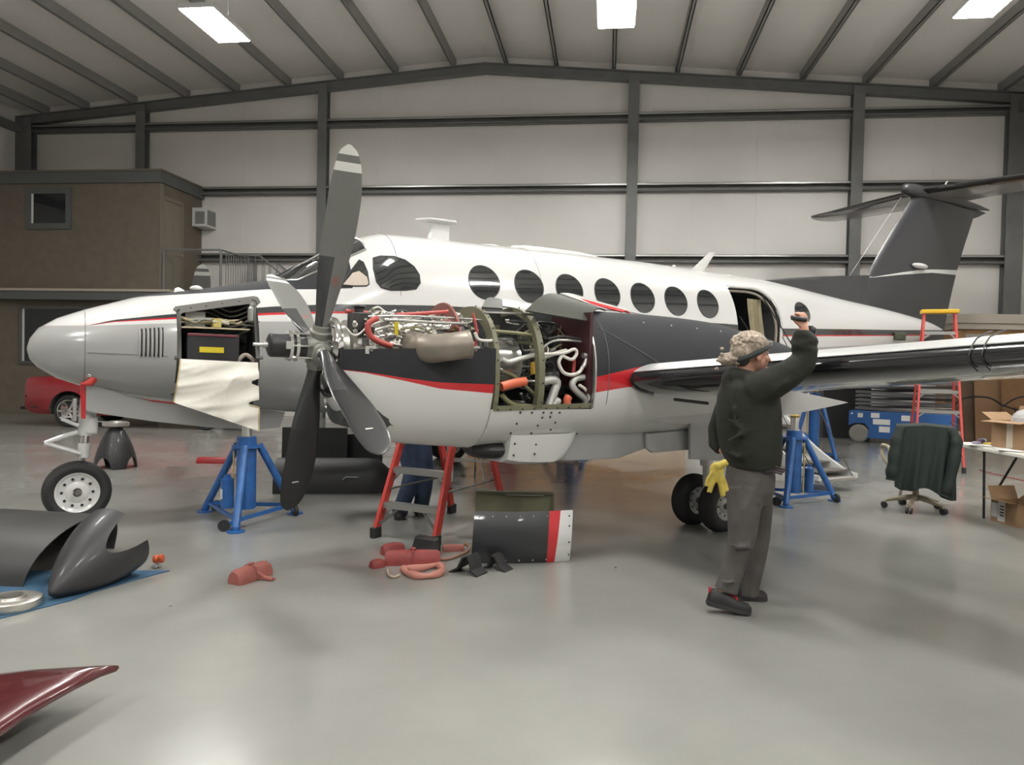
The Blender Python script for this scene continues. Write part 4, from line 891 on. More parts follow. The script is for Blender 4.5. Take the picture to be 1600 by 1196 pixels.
for i in range(8):   # fuel nozzles / ignition leads
    s=1.93+.0*i; b=MB(); a=R_(5+i*14); b.tube([surfpt(1.62,a,.22),surfpt(1.72,a+.05,.26),surfpt(1.80,a,.24)],.011,8); b.build('bleed_tube',M_case,AC)
random.seed(5)
for i in range(40):
    s=random.uniform(2.50,3.22); l=NL+random.uniform(.02,.3); h=random.uniform(1.25,1.82); P=[L(s,l,h)]
    for j in range(3): P.append(L(min(3.25,max(2.48,P[-1][0]+random.uniform(-.15,.15))),NL+random.uniform(.02,.3),max(1.22,min(1.82,P[-1][2]+random.uniform(-.12,.12)))))
    b=MB(); b.tube(spline(P,4),random.choice([.005,.006,.009,.012]),7); b.build('pipe',pm(random.choice([1,1,2,2,2,4,4,0])),AC,smooth=60)
for i in range(14):
    b=MB(); b.box(L(random.uniform(2.52,3.2),NL+random.uniform(.0,.2),random.uniform(1.25,1.8)),(random.uniform(.04,.1),.06,random.uniform(.04,.1))); b.build('accessory_unit',random.choice([M_black,M_case,M_green,M_frame]),AC,bevel=.006)
# ---- hinged cowl lids standing open on top of the nacelle
def lid(s0,s1,prof,name,shrink=0.0):
    b=MB(); G=[[L(s+shrink*(1 if s>(s0+s1)/2 else -1)*j/len(prof),l,h) for j,(l,h) in enumerate(prof)] for s in np.linspace(s0,s1,10)]
    b.sheet(G,.012,m=0,m2=1); return b.build(name,[M_green,M_whp],AC,smooth=50)
def lid_px(lo,hi,l0,l1,bulge,name,mts=None,nu=9,nv=9):
    b=MB(); G=[]
    A=[V(*L(*(lambda q,l:(q[0],l,q[1]))(ac(*p,l0),l0))) for p in lo]; B=[V(*L(*(lambda q,l:(q[0],l,q[1]))(ac(*p,l1),l1))) for p in hi]
    for u in np.linspace(0,1,nu):
        a=A[0]*(1-u)+A[1]*u; c=B[0]*(1-u)+B[1]*u
        G.append([a*(1-v)+c*v+V(0,0,bulge*math.sin(PI*v)) for v in np.linspace(0,1,nv)])
    b.sheet(G,.012); return b.build(name,mts or [mat('lid_inner_green',(.032,.034,.024),.55)],AC,smooth=50)
lid_px([(820,487),(915,503)],[(872,462),(946,487)],3.06,2.74,.05,'upper_cowl_lid')
lid_px([(874,460),(947,486)],[(906,465),(1012,495)],2.74,2.60,.01,'upper_cowl_lid_skin',[M_whp])
lid_px([(900,471),(972,489)],[(902,468),(985,491)],2.735,2.69,.012,'lid_red_stripe',[M_redp])
lid_px([(752,482),(785,484)],[(766,467),(783,470)],2.85,2.6,.02,'upper_cowl_lid')
lid_px([(783,480),(835,488)],[(790,470),(836,480)],2.72,2.55,.02,'upper_cowl_lid_skin',[M_alu])
# inboard wing centre section
for side in (1,-1):
    b=MB(); R=[[L(le+x,side*l,h+y) for x,y in foil(c_,.125,16)] for l,le,c_,h in [(.45,3.5,3.3,1.15),(2.0,3.55,3.2,1.17),(3.05,3.62,2.9,1.22)]]; b.loft(R); b.build('wing_centre_section',M_grp,AC,smooth=60)
# ============================================================ THINGS AROUND THE AEROPLANE
M_blue=mat('jack_blue',(.02,.11,.34),.38,coat=.4,noise=.2,nscale=9); M_blk2=mat('flat_black',(.018,.018,.018),.6)
M_lred=mat('ladder_red_fibreglass',(.50,.045,.035),.4); M_card=mat('cardboard',(.30,.185,.10),.8,noise=.08,nscale=6)
def part(b,name,m,t,**k): return b.build(name,m,t,**k)
# ---- tripod jacks
def jack(cx,cy,feet,h,label,pump_dir=(-1,-.3),ramtop=None):
    t=thing('aircraft_jack',label,'aircraft jack',(cx,cy,0),0,'blue tripod aircraft jacks')
    F=[V(x-cx,y-cy,0) for x,y in feet]; hc=h-.12
    b=MB(); b.lathe((0,0,.10),(0,0,1),[(0,.088),(hc-.14,.088),(hc-.13,.088)],24); part(b,'column',M_blue,t)
    b=MB(); b.lathe((0,0,hc-.02),(0,0,1),[(0,.10),(0,.13),(.025,.13),(.025,.09),(.10,.085),(.105,.0)],24); part(b,'collar',M_blue,t,smooth=30)
    rt=ramtop or h; b=MB(); b.lathe((0,0,hc+.08),(0,0,1),[(0,.045),(rt-hc-.10,.045),(rt-hc-.10,.03),(rt-hc-.08,.0)],20); part(b,'ram',M_chrome,t)
    b=MB(); b.lathe((0,0,rt-.035),(0,0,1),[(0,.0),(0,.05),(.02,.055),(.035,.03),(.036,0)],16); part(b,'jack_pad',mat('brass',(.45,.32,.1),.35,metal=.8),t)
    for i,f in enumerate(F):
        u=unit(f); leg=thing_child('leg',t) if 0 else None
        b=MB(); b.tube([u*.115+V(0,0,hc),f+V(0,0,.03)],.035,12); lg=part(b,'leg',M_blue,t)
        b=MB(); b.lathe(tuple(f),(0,0,1),[(0,.075),(.012,.075),(.015,.03),(.05,.03),(.05,0)],20); part(b,'foot_plate',M_blue,lg,smooth=30)
        b=MB(); b.bar(f*.9+V(0,0,.09),F[(i+1)%3]*.9+V(0,0,.09),.02,.035); part(b,'brace',M_blue,t,smooth=0)
        n_=np.cross(u,V(0,0,1)); c=f*.93+n_*.10+V(0,0,.05)
        b=MB(); b.cyl(c-u*.015,c+u*.015,.05,n=18); part(b,'caster_wheel',M_rub,t); b=MB(); b.bar(c+V(0,0,.0),f*.9+V(0,0,.09),.03,.03); part(b,'caster_bracket',M_blue,t,smooth=0)
    p=unit(V(*pump_dir,0)); c=p*.17
    b=MB(); b.lathe(tuple(c+V(0,0,.12)),(0,0,1),[(0,.0),(0,.055),(.26,.055),(.28,.03),(.30,.03),(.3,0)],20); pp=part(b,'hydraulic_pump',M_blue,t,smooth=30)
    b=MB(); q=np.cross(p,V(0,0,1)); b.box(tuple(c+p*.052+V(0,0,.25)),(.012,.05,.09),rz=math.atan2(p[1],p[0])); part(b,'pump_label',M_white,pp,smooth=0)
    b=MB(); b.cyl(p*.1+q*.05+V(0,0,.1),p*.1+q*.05+V(0,0,hc-.05),.009,n=8); part(b,'pump_handle',mat('handle_tan',(.5,.4,.2),.5),t)
    return t
jack(-2.43,6.88,[(-2.322,6.334),(-2.054,7.154),(-2.921,7.156)],.80,'blue tripod jack under the nose, in front of the red chock and beside the propeller',(-1,-.75),ramtop=.985)
jack(3.19,8.42,[(2.974,8.028),(3.696,8.489),(2.908,8.74)],.84,'blue tripod jack behind the walking man, under the near wing',(.9,-.1),ramtop=.98)
q=acw(6.93,-2.13,0); jack(q[0],q[1],[(q[0]+.45*math.cos(a),q[1]+.45*math.sin(a)) for a in (-1.2,.9,3.0)],.84,'blue tripod jack under the far wing, seen mirrored in the floor',ramtop=.98)
q=(5.1,12.6); jack(q[0],q[1],[(q[0]+.4*math.cos(a),q[1]+.4*math.sin(a)) for a in (-.9,1.2,3.3)],1.15,'tall blue jack under the rear fuselage, behind the airstair')
# ---- protective paper flap hanging from the nose bay
b=MB(); TLp,TRp,BRp,BLp=(283,561),(405,567),(404,674),(271,629); G=[]
random.seed(8); nu,nv=40,26
ph=[(random.uniform(2,9),random.uniform(2,9),random.uniform(0,6),random.uniform(.2,1)) for _ in range(9)]
for i in range(nu+1):
    u=i/nu; row=[]
    for j in range(nv+1):
        v=j/nv
        x=(TLp[0]*(1-u)+TRp[0]*u)*(1-v)+(BLp[0]*(1-u)+BRp[0]*u)*v; y=(TLp[1]*(1-u)+TRp[1]*u)*(1-v)+(BLp[1]*(1-u)+BRp[1]*u)*v
        if u>.86 and (.25<v<.34 or .54<v<.62): x-=(u-.86)/.14*(11 if v<.4 else 15)
        s,h=ac(x,y,.75); wr=sum(a_*(1-abs(math.sin(f1*u*1.1+f2*v+p_+.5*math.sin(5*v)))**.6) for f1,f2,p_,a_ in ph)*.022
        row.append(acw(s,.70+.03*v+.012*min(1,v*4)+wr*min(1,v*3+.2),h))
    G.append(row)
b.sheet(G,.003); o=b.build('protective_cover',mat('cream_vinyl_paper',(.70,.675,.60),.6),smooth=60); tag(o,'creased cream cover sheet hanging over the open nose bay','cover')
b=MB(); b.tube([G[0][j]+AN*.004 for j in range(nv+1)],.006,6); b.build('cover_edge_tape',mat('tape_tan',(.45,.36,.2),.6),o)
b=MB(); b.tube([G[-1][j]+AN*.004 for j in range(16,nv+1)],.006,6); b.build('cover_edge_tape',mat('tape_tan',(.45,.36,.2),.6),o)
# ---- step ladders
def ladder(name_lab,o,rz,H,w0,w1,spread,nsteps,top=True,rear='steps'):
    """o: midpoint between front feet, facing -y local"""
    t=thing('step_ladder',name_lab,'ladder',(o[0],o[1],0),rz,'red fibreglass step ladders')
    def rail(sx,back,z): u=z/H; w=w0*(1-u)+w1*u; y=spread*(1-.5*u*1.0)-0 if back else 0; 
    def P(sx,back,z):
        u=z/H; w=(w0*(1-u)+w1*u)/2; yc=spread*.5
        return V(sx*w,(yc-(yc-.06)*(1-u)*1.0-.06*1) if not back else (yc+(yc-.06)*(1-u)+.06),z)
    for back in (0,1):
        for sx in (-1,1):
            b=MB(); b.bar(P(sx,back,.06),P(sx,back,H),.032,.075,up=(0,1,0)) ; rl_=part(b,'side_rail',M_lred,t,smooth=0,bevel=.004)
            b=MB(); p=P(sx,back,.045); b.box(tuple(p),(.055,.10,.09)); part(b,'rubber_foot',M_blk2,rl_,smooth=0,bevel=.01)
    for k in range(nsteps):
        z=H*(k+1)/(nsteps+1)
        a,c=P(-1,0,z),P(1,0,z); b=MB(); b.box(tuple((a+c)/2+V(0,.01,0)),(c[0]-a[0]-.02,.085,.012)); b.box(tuple((a+c)/2+V(0,-.03,-.02)),(c[0]-a[0]-.02,.006,.045)); st=part(b,'step',M_alu,t,smooth=0)
        for sx in (-1,1):
            p=P(sx,0,z); b=MB(); b.bar(p+V(-sx*.09,-.02,-.03),p+V(-sx*.01,-.02,-.10),.02,.008,up=(0,1,0)); part(b,'step_gusset',M_alu,st,smooth=0)
        a,c=P(-1,1,z),P(1,1,z); b=MB(); b.bar(a,c,.03,.02); part(b,'rear_rung',M_alu,t,smooth=0)
    for sx in (-1,1):
        b=MB(); b.bar(P(sx,0,H*.28)+V(-sx*.03,0,0),P(sx,1,H*.28)+V(-sx*.03,0,0),.02,.012); part(b,'spreader',M_frame,t,smooth=0)
    b=MB(); b.bar(P(-1,0,.10),P(-.35,0,H/(nsteps+1)-.02),.02,.012,up=(0,1,0)); part(b,'foot_brace',M_frame,t,smooth=0)
    b=MB(); b.bar(P(1,0,.10),P(.35,0,H/(nsteps+1)-.02),.02,.012,up=(0,1,0)); part(b,'foot_brace',M_frame,t,smooth=0)
    b=MB(); b.box((0,spread*.5,H+.02),(w1+.1,.26,.06)); part(b,'ladder_top',mat('ladder_yellow',(.72,.42,.02),.4),t,smooth=0,bevel=.012)
    return t
ladder('red step ladder between the propeller and the nacelle, aluminium steps, mechanic behind it',(-.86,6.10),R_(-27),1.42,.60,.46,1.25,4)
ladder('tall red step ladder with yellow top beside the tail, behind the wing',(6.42,11.2),R_(-24),2.42,.66,.42,1.25,7)
# ---- red car parked by the office
def car():
    cx,cy=-9.33,16.2; t=thing('car','red car parked in front of the tan office behind the aeroplane nose','car',(cx,cy,0),R_(-1.5))
    M_car=mat('car_red',(.26,.012,.018),.3,coat=.7)
    st=[(-.72,.40,.92,.66),(-.68,.33,1.0,.80),(-.5,.26,1.02,.86),(0,.25,1.03,.88),(1.2,.25,1.04,.88),(2.6,.25,1.05,.88),(3.6,.25,1.0,.86),(4.0,.30,.86,.78),(4.1,.36,.75,.7)]
    b=MB(); R=[]
    for x,z0,z1,w in st:
        R.append([(x,w*y,z0+(z1-z0)*z) for y,z in [(-.92,0),(-1,.12),(-1.0,.5),(-.98,.72),(-.93,.93),(-.85,1),(.85,1),(.93,.93),(.98,.72),(1,.5),(1,.12),(.92,0)]])
    b.loft(R); o=part(b,'body',M_car,t,smooth=40)
    cs=[]
    for x in (.28,3.1):
        c=MB(); c.cyl((x,-1.2,.34),(x,-.62,.34),.40,n=32); cs.append(c.build('cutter',M_int,smooth=0))
    o.parent=None; 
    for q in cs: q.location=(0,0,0)
    cut(o,cs,40); o.parent=t
    b=MB(); R=[]
    for x,z,w in [(.75,1.02,.78),(1.25,1.36,.66),(2.2,1.42,.64),(2.9,1.05,.76)]: R.append([(x,-w,1.0),(x,-w*.93,z),(x,w*.93,z),(x,w,1.0)])
    b.loft(R); part(b,'cabin_glass',M_win,t,smooth=40)
    for x in (.28,3.1):
        for y in (-.76,.76):
            b=MB(); b.lathe((x,y,.325),(0,1,0),[(-.10,.22),(-.11,.25),(-.11,.30),(-.08,.325),(.08,.325),(.11,.3),(.1,.22)],36); w_=part(b,'tyre',M_rub,t,smooth=40)
            if y<0:
                b=MB(); b.lathe((x,y-.10,.325),(0,1,0),[(0,.22),(-.015,.235),(-.02,.22),(.03,.20),(.03,.02)],36,cap=False); b.cyl((x,y-.11,.325),(x,y-.06,.325),.045,n=16)
                for k in range(6): a=k*PI/3; d_=V(math.cos(a),0,math.sin(a)); b.bar(V(x,y-.085,.325)+d_*.03,V(x,y-.095,.325)+d_*.215,.045,.03,up=(0,1,0))
                part(b,'alloy_wheel',M_chrome,w_,smooth=30)
    b=MB(); b.box((-.80,0,.36),(.16,1.3,.06)); part(b,'bumper',M_black,t,bevel=.01)
    b=MB(); b.box((-.60,-.815,.62),(.12,.012,.06)); part(b,'tail_lamp',mat('lamp_dark_red',(.12,.01,.01),.3),t,smooth=0)
    b=MB(); b.box((-.36,-.86,.40),(.3,.012,.03)); part(b,'lower_trim',M_black,t,smooth=0)
car()
# ---- spinners and their rings
def spinner(name,label,base,axis,Ln,Rb,ph0,grp,ncut_=4,cw_=.42,cdep=.17,trunc=0):
    x,y,d=frame(axis); base=V(*base); b=MB(); G=[]
    for i in range(97):
        a=2*PI*i/96; dep=0
        for k in range(ncut_):
            da=(a-ph0-2*PI*k/ncut_+PI)%(2*PI)-PI
            if abs(da)<cw_: dep=max(dep,cdep*math.sqrt(max(0,1-(da/cw_)**2)))
        row=[]
        for j in range(25):
            v=dep/Ln+(1-trunc-dep/Ln)*j/24; r=Rb*(1-v**1.75)**.86 if v<1 else 0
            row.append(base+d*(v*Ln)+r*(x*math.cos(a)+y*math.sin(a)))
        G.append(row)
    b.sheet(G,.004); o=b.build(name,mat('spinner_black',(.028,.027,.029),.48,coat=.1,noise=.1,nscale=5),smooth=50,weld=True); return tag(o,label,'propeller spinner',grp)
spinner('propeller_spinner','black spinner cone lying on its side on the blue mat, blade cutout in its rim',(-2.62,4.98,.25),(-.10,-.50,-.19),.60,.235,R_(32),'black propeller spinners',ncut_=1,cw_=.46,cdep=.26)
spinner('propeller_spinner','black spinner standing upright on the floor behind the nose wheel',(-5.23,9.9,0),(0,0,1),.62,.255,R_(82),'black propeller spinners',cdep=.15,trunc=.12)
M_ringm=mat('spun_aluminium',(.55,.53,.49),.3,metal=.85)
def ring(loc,label,R=.165,tilt=(0,0,0)):
    b=MB(); b.lathe((0,0,0),(0,0,1),[(0,R*.80),(.0,R*.96),(.02,R),(.045,R*.97),(.055,R*.80),(.05,R*.52),(.065,R*.48),(.065,R*.40),(.03,R*.38),(.012,R*.6)],48,closed=True)
    o=b.build('spinner_backplate',M_ringm,smooth=40); o.location=loc; o.rotation_euler=tilt; return tag(o,label,'metal ring','polished spinner backplates')
x,y=fl(28,948); ring((x-.03,y-.02,.007),'polished metal ring lying on the floor at the left edge beside the blue mat')
ring((-5.23,9.9,.553),'polished metal ring resting on top of the upright spinner')
# ---- big dark cowl shell left
b=MB(); G=[]; A=V(-3.06,4.70,0); Bq=V(-3.02,5.70,0); ax=unit(V(-1,.12,0))
for i in range(13):
    u=i/12; row=[]
    for j in range(25):
        v=j/24; a=PI*v; c=(A+Bq)/2; p=c+(A-c)*math.cos(a)*(1+.15*u)+V(0,0,(.335+.02*u)*math.sin(a)**.8)+ax*(1.35*u+.28*(1-u)*(math.sin(a)-0)*-1*0)
        p=p+V(.10,0.04,0)*math.sin(a)*(1-u)
        row.append(p)
    G.append(row)
b.sheet(G,-.006); o=b.build('engine_cowl_shell',mat('cowl_dark_grey',(.040,.039,.038),.5,noise=.1,nscale=3),smooth=50); tag(o,'large arched dark grey cowl shell at the left edge on the blue mat','engine cowl')
b=MB(); p=V(-3.5,4.72,.13); b.tube([p+V(-.03,-.03,0),p+V(-.02,-.04,.05),p+V(.05,-.04,.05),p+V(.06,-.03,-.01)],.004,6); b.build('latch_wire',M_alu,o)
P=[fl(x,y) for x,y in [(-140,905),(40,893),(265,893),(228,903),(150,925),(110,940),(0,968),(-140,1000)]]
b=MB(); b.prism([(x,y,.001) for x,y in P],(0,0,.005)); o=b.build('floor_mat',mat('blue_mat',(.03,.085,.15),.8),smooth=0); tag(o,'thin blue mat on the floor under the spinner and the dark cowl shell','mat')
x,y=fl(241,890); t=thing('orange_valve','small orange plastic valve standing on clear feet at the corner of the blue mat','valve',(x-.0,y+.03,.006))
b=MB(); b.lathe((-.015,0,.055),(1,0,.15),[(0,0),(0,.026),(.02,.03),(.03,.024),(.045,.03),(.06,.03),(.065,.022),(.066,0)],20); part(b,'valve_body',mat('orange_plastic',(.5,.09,.03),.4),t)
b=MB()
for k in range(5): b.ell((.02*math.cos(k*1.26),.02*math.sin(k*1.26),.013),(.012,.012,.013),8,6)
part(b,'clear_feet',mat('clear_plastic',(.7,.7,.7),.1,trans=.6),t)
# ---- maroon glossy wing tip, bottom left
out=[fl(x,y,.15) for x,y in [(186,1043),(150,1044),(100,1047),(50,1050),(0,1056),(-90,1066),(-190,1080),(-190,1260),(-90,1205),(0,1146),(40,1118),(80,1094),(120,1072),(160,1052)]]
b=MB(); c=np.mean(np.array(out),axis=0); R=[]
for z,sc in [(.135,.97),(.145,.998),(.150,1.0),(.158,.99),(.166,.93),(.174,.75),(.178,.35)]: R.append([(c[0]+(x-c[0])*sc,c[1]+(y-c[1])*sc,z) for x,y in out])
b.loft(R); o=b.build('wing_tip_panel',mat('maroon_gloss',(.075,.009,.012),.22,coat=.8),smooth=50); tag(o,'glossy maroon pointed wing tip panel in the lower left corner','panel')
for dx,dy in ((-.42,.18),(-.55,-.35)):
    b=MB(); b.box((c[0]+dx*.6,c[1]+dy*.4,.0675),(.12,.12,.1345)); o=b.build('foam_block',M_blk2,smooth=0,bevel=.01); tag(o,'black foam block under the maroon panel, '+('nearer its tip' if dy>0 else 'further from its tip'),'block','foam blocks under the maroon panel')
x,y=fl(60,1052,.17); b=MB(); b.ell((x,y,.172),(.012,.006,.004)); 
# ---- wheel chocks
def chock(name,label,p,rz,Ln,Wd,Ht,mt,grp='red wheel chocks',strap=True,cat='wheel chock'):
    t=thing(name,label,cat,(p[0],p[1],0),rz,grp)
    b=MB(); R=[]
    for x,sc in [(-Ln/2,.82),(-Ln/2+.02,.97),(-Ln*.1,1.0),(0,1.0),(Ln*.1,1.0),(Ln/2-.02,.97),(Ln/2,.82)]:
        R.append([(x,Wd/2*sc*y,Ht*(z if z<.1 else z*sc)) for y,z in [(-1,0),(-1,.35),(-.75,.8),(-.3,1),(.3,1),(.75,.8),(1,.35),(1,0)]])
    b.loft(R); part(b,'chock_body',mt,t,smooth=50)
    if strap:
        b=MB(); b.tube([(0,-Wd*.53,.01),(0,-Wd*.52,Ht*.4),(0,-Wd*.38,Ht*.88),(0,0,Ht*1.05),(0,Wd*.38,Ht*.88),(0,Wd*.52,Ht*.4),(0,Wd*.53,.01)],.009,8); part(b,'strap',mt,t)
        b=MB(); b.ell((0,0,Ht*1.08),(.022,.018,.012)); part(b,'strap_knot',mt,t)
    return t
M_ck=mat('chock_red',(.24,.04,.035),.6,noise=.15,nscale=12); M_ckp=mat('chock_pink',(.30,.095,.075),.6,noise=.15,nscale=12); M_ckd=mat('chock_bright_red',(.36,.02,.025),.5)
x,y=fl(392,905); t=chock('wheel_chock','faded red wheel chock with a strap lying alone on the open floor',(x,y),R_(66),.31,.12,.095,M_ckp)
b=MB(); b.prism([(0,-.05,.005),(.02,-.17,.005),(.06,-.155,.005),(.07,-.03,.005)],(0,0,.008)); b.tube([(.0,-.06,.05),(.02,-.10,.02),(.03,-.16,.012)],.012,8); part(b,'strap_tail',M_ckp,t,smooth=0)
x,y=fl(645,882); chock('wheel_chock','long red wheel chock between the ladder foot and the black panel, largest of the heap',(x,y),R_(6),.40,.10,.105,M_ck)
x,y=fl(616,872); chock('wheel_chock','short red wheel chock at the left end of the heap, behind the long one',(x-.03,y+.11),R_(35),.17,.10,.085,M_ck,strap=False)
x,y=fl(334,724); chock('wheel_chock','flat bright red wheel chock on the floor left of the front jack',(x,y),R_(0),.45,.14,.085,M_ckd,strap=False)
x,y=fl(708,862); chock('wheel_chock','small pink wheel chock with a rope end beside the black panel',(x,y+.02),R_(12),.17,.06,.05,M_ckp,strap=False)
x,y=fl(603,886); chock('wheel_chock','small red chock end sticking out left of the long chock',(x-.06,y-.02),R_(40),.1,.07,.06,M_ck,strap=False)
def rope(pts,r,m,label,name='rope',cat='rope'):
    P=[]
    for q in pts: x,y=fl(q[0],q[1],q[2] if len(q)>2 else .012); P.append((x,y,q[2] if len(q)>2 else .012))
    b=MB(); b.tube(spline(P,7),r,8); o=b.build(name,m,smooth=60); return tag(o,label,cat)
rope([(684,874),(700,874),(715,869),(730,862),(733,854),(726,850)],.010,mat('rope_brown',(.25,.13,.08),.8),'brown rope running from the red chock to the pink chock')
M_str=mat('strap_pink',(.42,.17,.13),.6)
t=None
P=[(632,888),(655,889),(680,884),(690,887),(690,894),(675,900),(655,901),(636,896),(631,890)]
P=[fl(x,y,.02) for x,y in P]; b=MB(); n=[(x,y,.022) for x,y in P]; S=spline(n,5); b.tube(S,[.018+.012*math.sin(i*.35)**2 for i in range(len(S))],8); o=b.build('strap_loop',M_str,smooth=60); tag(o,'pale pink folded strap loop on the floor in front of the long red chock','strap')
rope([(606,890),(608,899),(616,902),(624,899)],.009,mat('rope_pale',(.4,.33,.25),.8),'thin pale cord curled at the left of the pink strap loop','cord','cord')
b=MB(); x,y=fl(662,878); b.prism([(-.12,-.05,0),(.11,-.05,0),(.10,.10,0),(-.11,.10,0)],(0,0,.004)); b.v=b.v; 
b=MB(); b.hexa([(-.13,-.03,0),(.09,-.05,0),(.10,.12,0),(-.12,.12,0),(-.09,-.02,.145),(.08,-.03,.12),(.08,.11,.11),(-.08,.11,.14)]); o=b.build('black_rubber_block',M_blk2,smooth=0,bevel=.008); o.location=(x,y+.19,.0); tag(o,'black rubber block behind the long red chock at the ladder foot','block')
# black bent brackets
def bracket(px,py,rz,label,sc=1):
    x,y=fl(px,py); b=MB()
    G=[[(X*sc,Y*sc,Z*sc) for X,Z in [(-.14,.005),(-.07,.045),(-.03,.12),(.01,.14),(.04,.10),(.05,.04),(.10,.01)]] for Y in np.linspace(-.07,.07,6)]
    b.sheet(G,.012); o=b.build('folded_rubber_pad',M_blk2,smooth=30); o.location=(x,y,.0); o.rotation_euler=(0,0,rz); tag(o,label,'bracket','black bent brackets')
bracket(735,896,R_(-30),'black folded rubber piece in front of the black panel, left one'); bracket(775,889,R_(150),'black folded rubber piece in front of the black panel, right one',.8)
# ---- removed nacelle side panel with red and white bands
def P3(px,py,Y): q=atY(px,py,Y); return V(*q)
t=thing('cowl_side_panel','curved black cowl panel with red and white bands standing on the floor','cowl panel',(.1,5.55,0)); OR=V(.1,5.55,0)
def bandsheet(xa,xb,name,m,xa2=None,xb2=None):
    G=[]
    for u in np.linspace(0,1,9):
        row=[]
        for v in np.linspace(0,1,9):
            x_lo=xa+(xb-xa)*u; x_hi=(xa2 or xa)+((xb2 or xb)-(xa2 or xa))*u; x=x_lo*(1-v)+x_hi*v
            k=(x+.27)/.735; row.append(V(x,5.50+.12*k-.04*math.sin(PI*k)-.05*math.sin(PI*v),.002+v*(.385-.0*k))-OR+V(0,0,.0))
        G.append(row)
    b=MB(); b.sheet(G,-.006); return b.build(name,m,t,smooth=50)
p_=bandsheet(-.275,.285,'black_skin',mat('panel_black',(.024,.025,.028),.4,coat=.2),-.255,.30); bandsheet(.285,.345,'red_band',M_redp,.30,.385); bandsheet(.345,.462,'white_band',M_whp,.385,.478)
for k in range(6):
    for z in (.03,.355):
        x=-.22+k*.10; kk=(x+.27)/.735; b=MB(); b.ell(V(x,5.485+.12*kk-.04*math.sin(PI*kk)-.05*math.sin(PI*z/.385),z)-OR,(.006,.005,.006),8,5); b.build('panel_screw',M_alu,p_)
for z in (.06,.16,.28,.35): b=MB(); b.ell(V(.45,5.598-.05*math.sin(PI*z/.385),z)-OR,(.007,.006,.007),8,5); b.build('panel_screw',M_black,p_)
t=thing('cowl_inner_panel','olive green cowl panel standing behind the black red and white one','cowl panel',(0,5.95,0)); b=MB()
G=[[V(-.27+.62*u,.02*math.sin(PI*u),.003+.462*v-.0*u) for v in np.linspace(0,1,5)] for u in np.linspace(0,1,9)]
b.sheet(G,.006); part(b,'green_skin',M_green,t,smooth=50); b=MB(); b.box((.04,-.01,.455),(.62,.035,.018)); part(b,'top_flange',mat('dark_olive',(.07,.07,.04),.5),t,smooth=0); b=MB(); b.box((.12,-.03,.44),(.3,.008,.006)); part(b,'edge_strip',M_alu,t,smooth=0)
b=MB(); b.box((.343,-.015,.23),(.02,.04,.45)); part(b,'side_flange',mat('dark_olive',(.07,.07,.04),.5),t,smooth=0)
# ---- black cowl halves stacked behind the front jack
x0,y0=fl(445,776)
def shell(name,label,c,rz,Ln,R,H,mt,cat='engine cowl'):
    b=MB(); G=[]
    for i in range(11):
        u=i/10; k=1-.0*u; end=1 if u<.85 else math.sqrt(max(0,1-((u-.85)/.15)**2*.55)); row=[]
        for j in range(21): a=PI*j/20; row.append((-Ln/2+Ln*u,-R*end*math.cos(a),H*end*math.sin(a)**.75+.001))
        G.append(row)
    b.sheet(G,-.008); b.prism([G[-1][j] for j in range(21)],(.006,0,0)); o=b.build(name,mt,smooth=50); o.location=c; o.rotation_euler=(0,0,rz); return tag(o,label,cat,'black cowls behind the front jack')
sh=shell('engine_cowl_half','long rounded black cowl lying on the floor behind the down-pointing propeller blade',(-2.02,8.55,0),R_(8),1.25,.30,.36,mat('cowl_black',(.016,.016,.017),.55))
b=MB(); b.tube([(.13,-.305,.16),(.16,-.315,.19),(.30,-.315,.19)],.006,6); b.build('cowl_latch',M_alu,sh)
for x,y,w,h,rz,lab,nm in [(435,770,.82,.66,4,'dark grey flat cowl panel standing upright behind the blue front jack','flat_cowl_panel'),(505,745,.62,.36,-3,'black cowl panel propped behind the rounded cowl, its top corner rising','flat_cowl_panel')]:
    px,py=fl(x,y); b=MB()
    if w>.7: P=[(0,0,.003),(w*.95,0,.003),(w*.95,0,h),(0,0,h)]; X,Y=-2.76,9.0
    else: P=[(0,0,.35),(w,0,.35),(w,0,.66),(0,0,.58)]; P=[(0,0,.003),(w,0,.003),(w,0,.62),(0,0,.56)]; X,Y=-2.18,9.12
    b.prism(P,(0,.012,0)); o=b.build(nm,mat('cowl_panel_dark',(.035,.036,.034),.55) if w>.7 else mat('cowl_black',(0,0,0)),smooth=0); o.location=(X,Y,0); o.rotation_euler=(R_(-3),0,R_(rz)); tag(o,lab,'cowl panel')
# red hanging tow fitting under the nose
# ---- red cabinet and things along the back wall
def block(name,label,cat,c,size,m,rz=0,grp=None,bev=.01): b=MB(); b.box((0,0,size[2]/2),size); o=b.build(name,m,smooth=0,bevel=bev); o.location=(c[0],c[1],0); o.rotation_euler=(0,0,rz); return tag(o,label,cat,grp)
q=W(wp(800,600)[0],1.35,0); t=thing('tool_cabinet','dark red tool cabinet standing against the panelled wall behind the belly','cabinet',q,-BET)
b=MB(); b.box((0,0,.9),(.62,.5,1.7)); part(b,'cabinet_body',mat('cabinet_red',(.14,.01,.012),.4),t,smooth=0,bevel=.01)
for k in range(6): b=MB(); b.box((0,-.255,.25+k*.26),(.56,.01,.23)); dw=part(b,'drawer',mat('cabinet_red',(0,0,0)),t,smooth=0); b=MB(); b.box((0,-.27,.33+k*.26),(.4,.02,.02)); part(b,'drawer_handle',M_chrome,dw,smooth=0)
for sx in (-1,1):
    for sy in (-1,1): b=MB(); b.cyl((.25*sx-.015,.18*sy,.03),(.25*sx+.015,.18*sy,.03),.03,n=12); b.box((.25*sx,.18*sy,.045),(.04,.04,.02)); part(b,'caster',M_blk2,t)
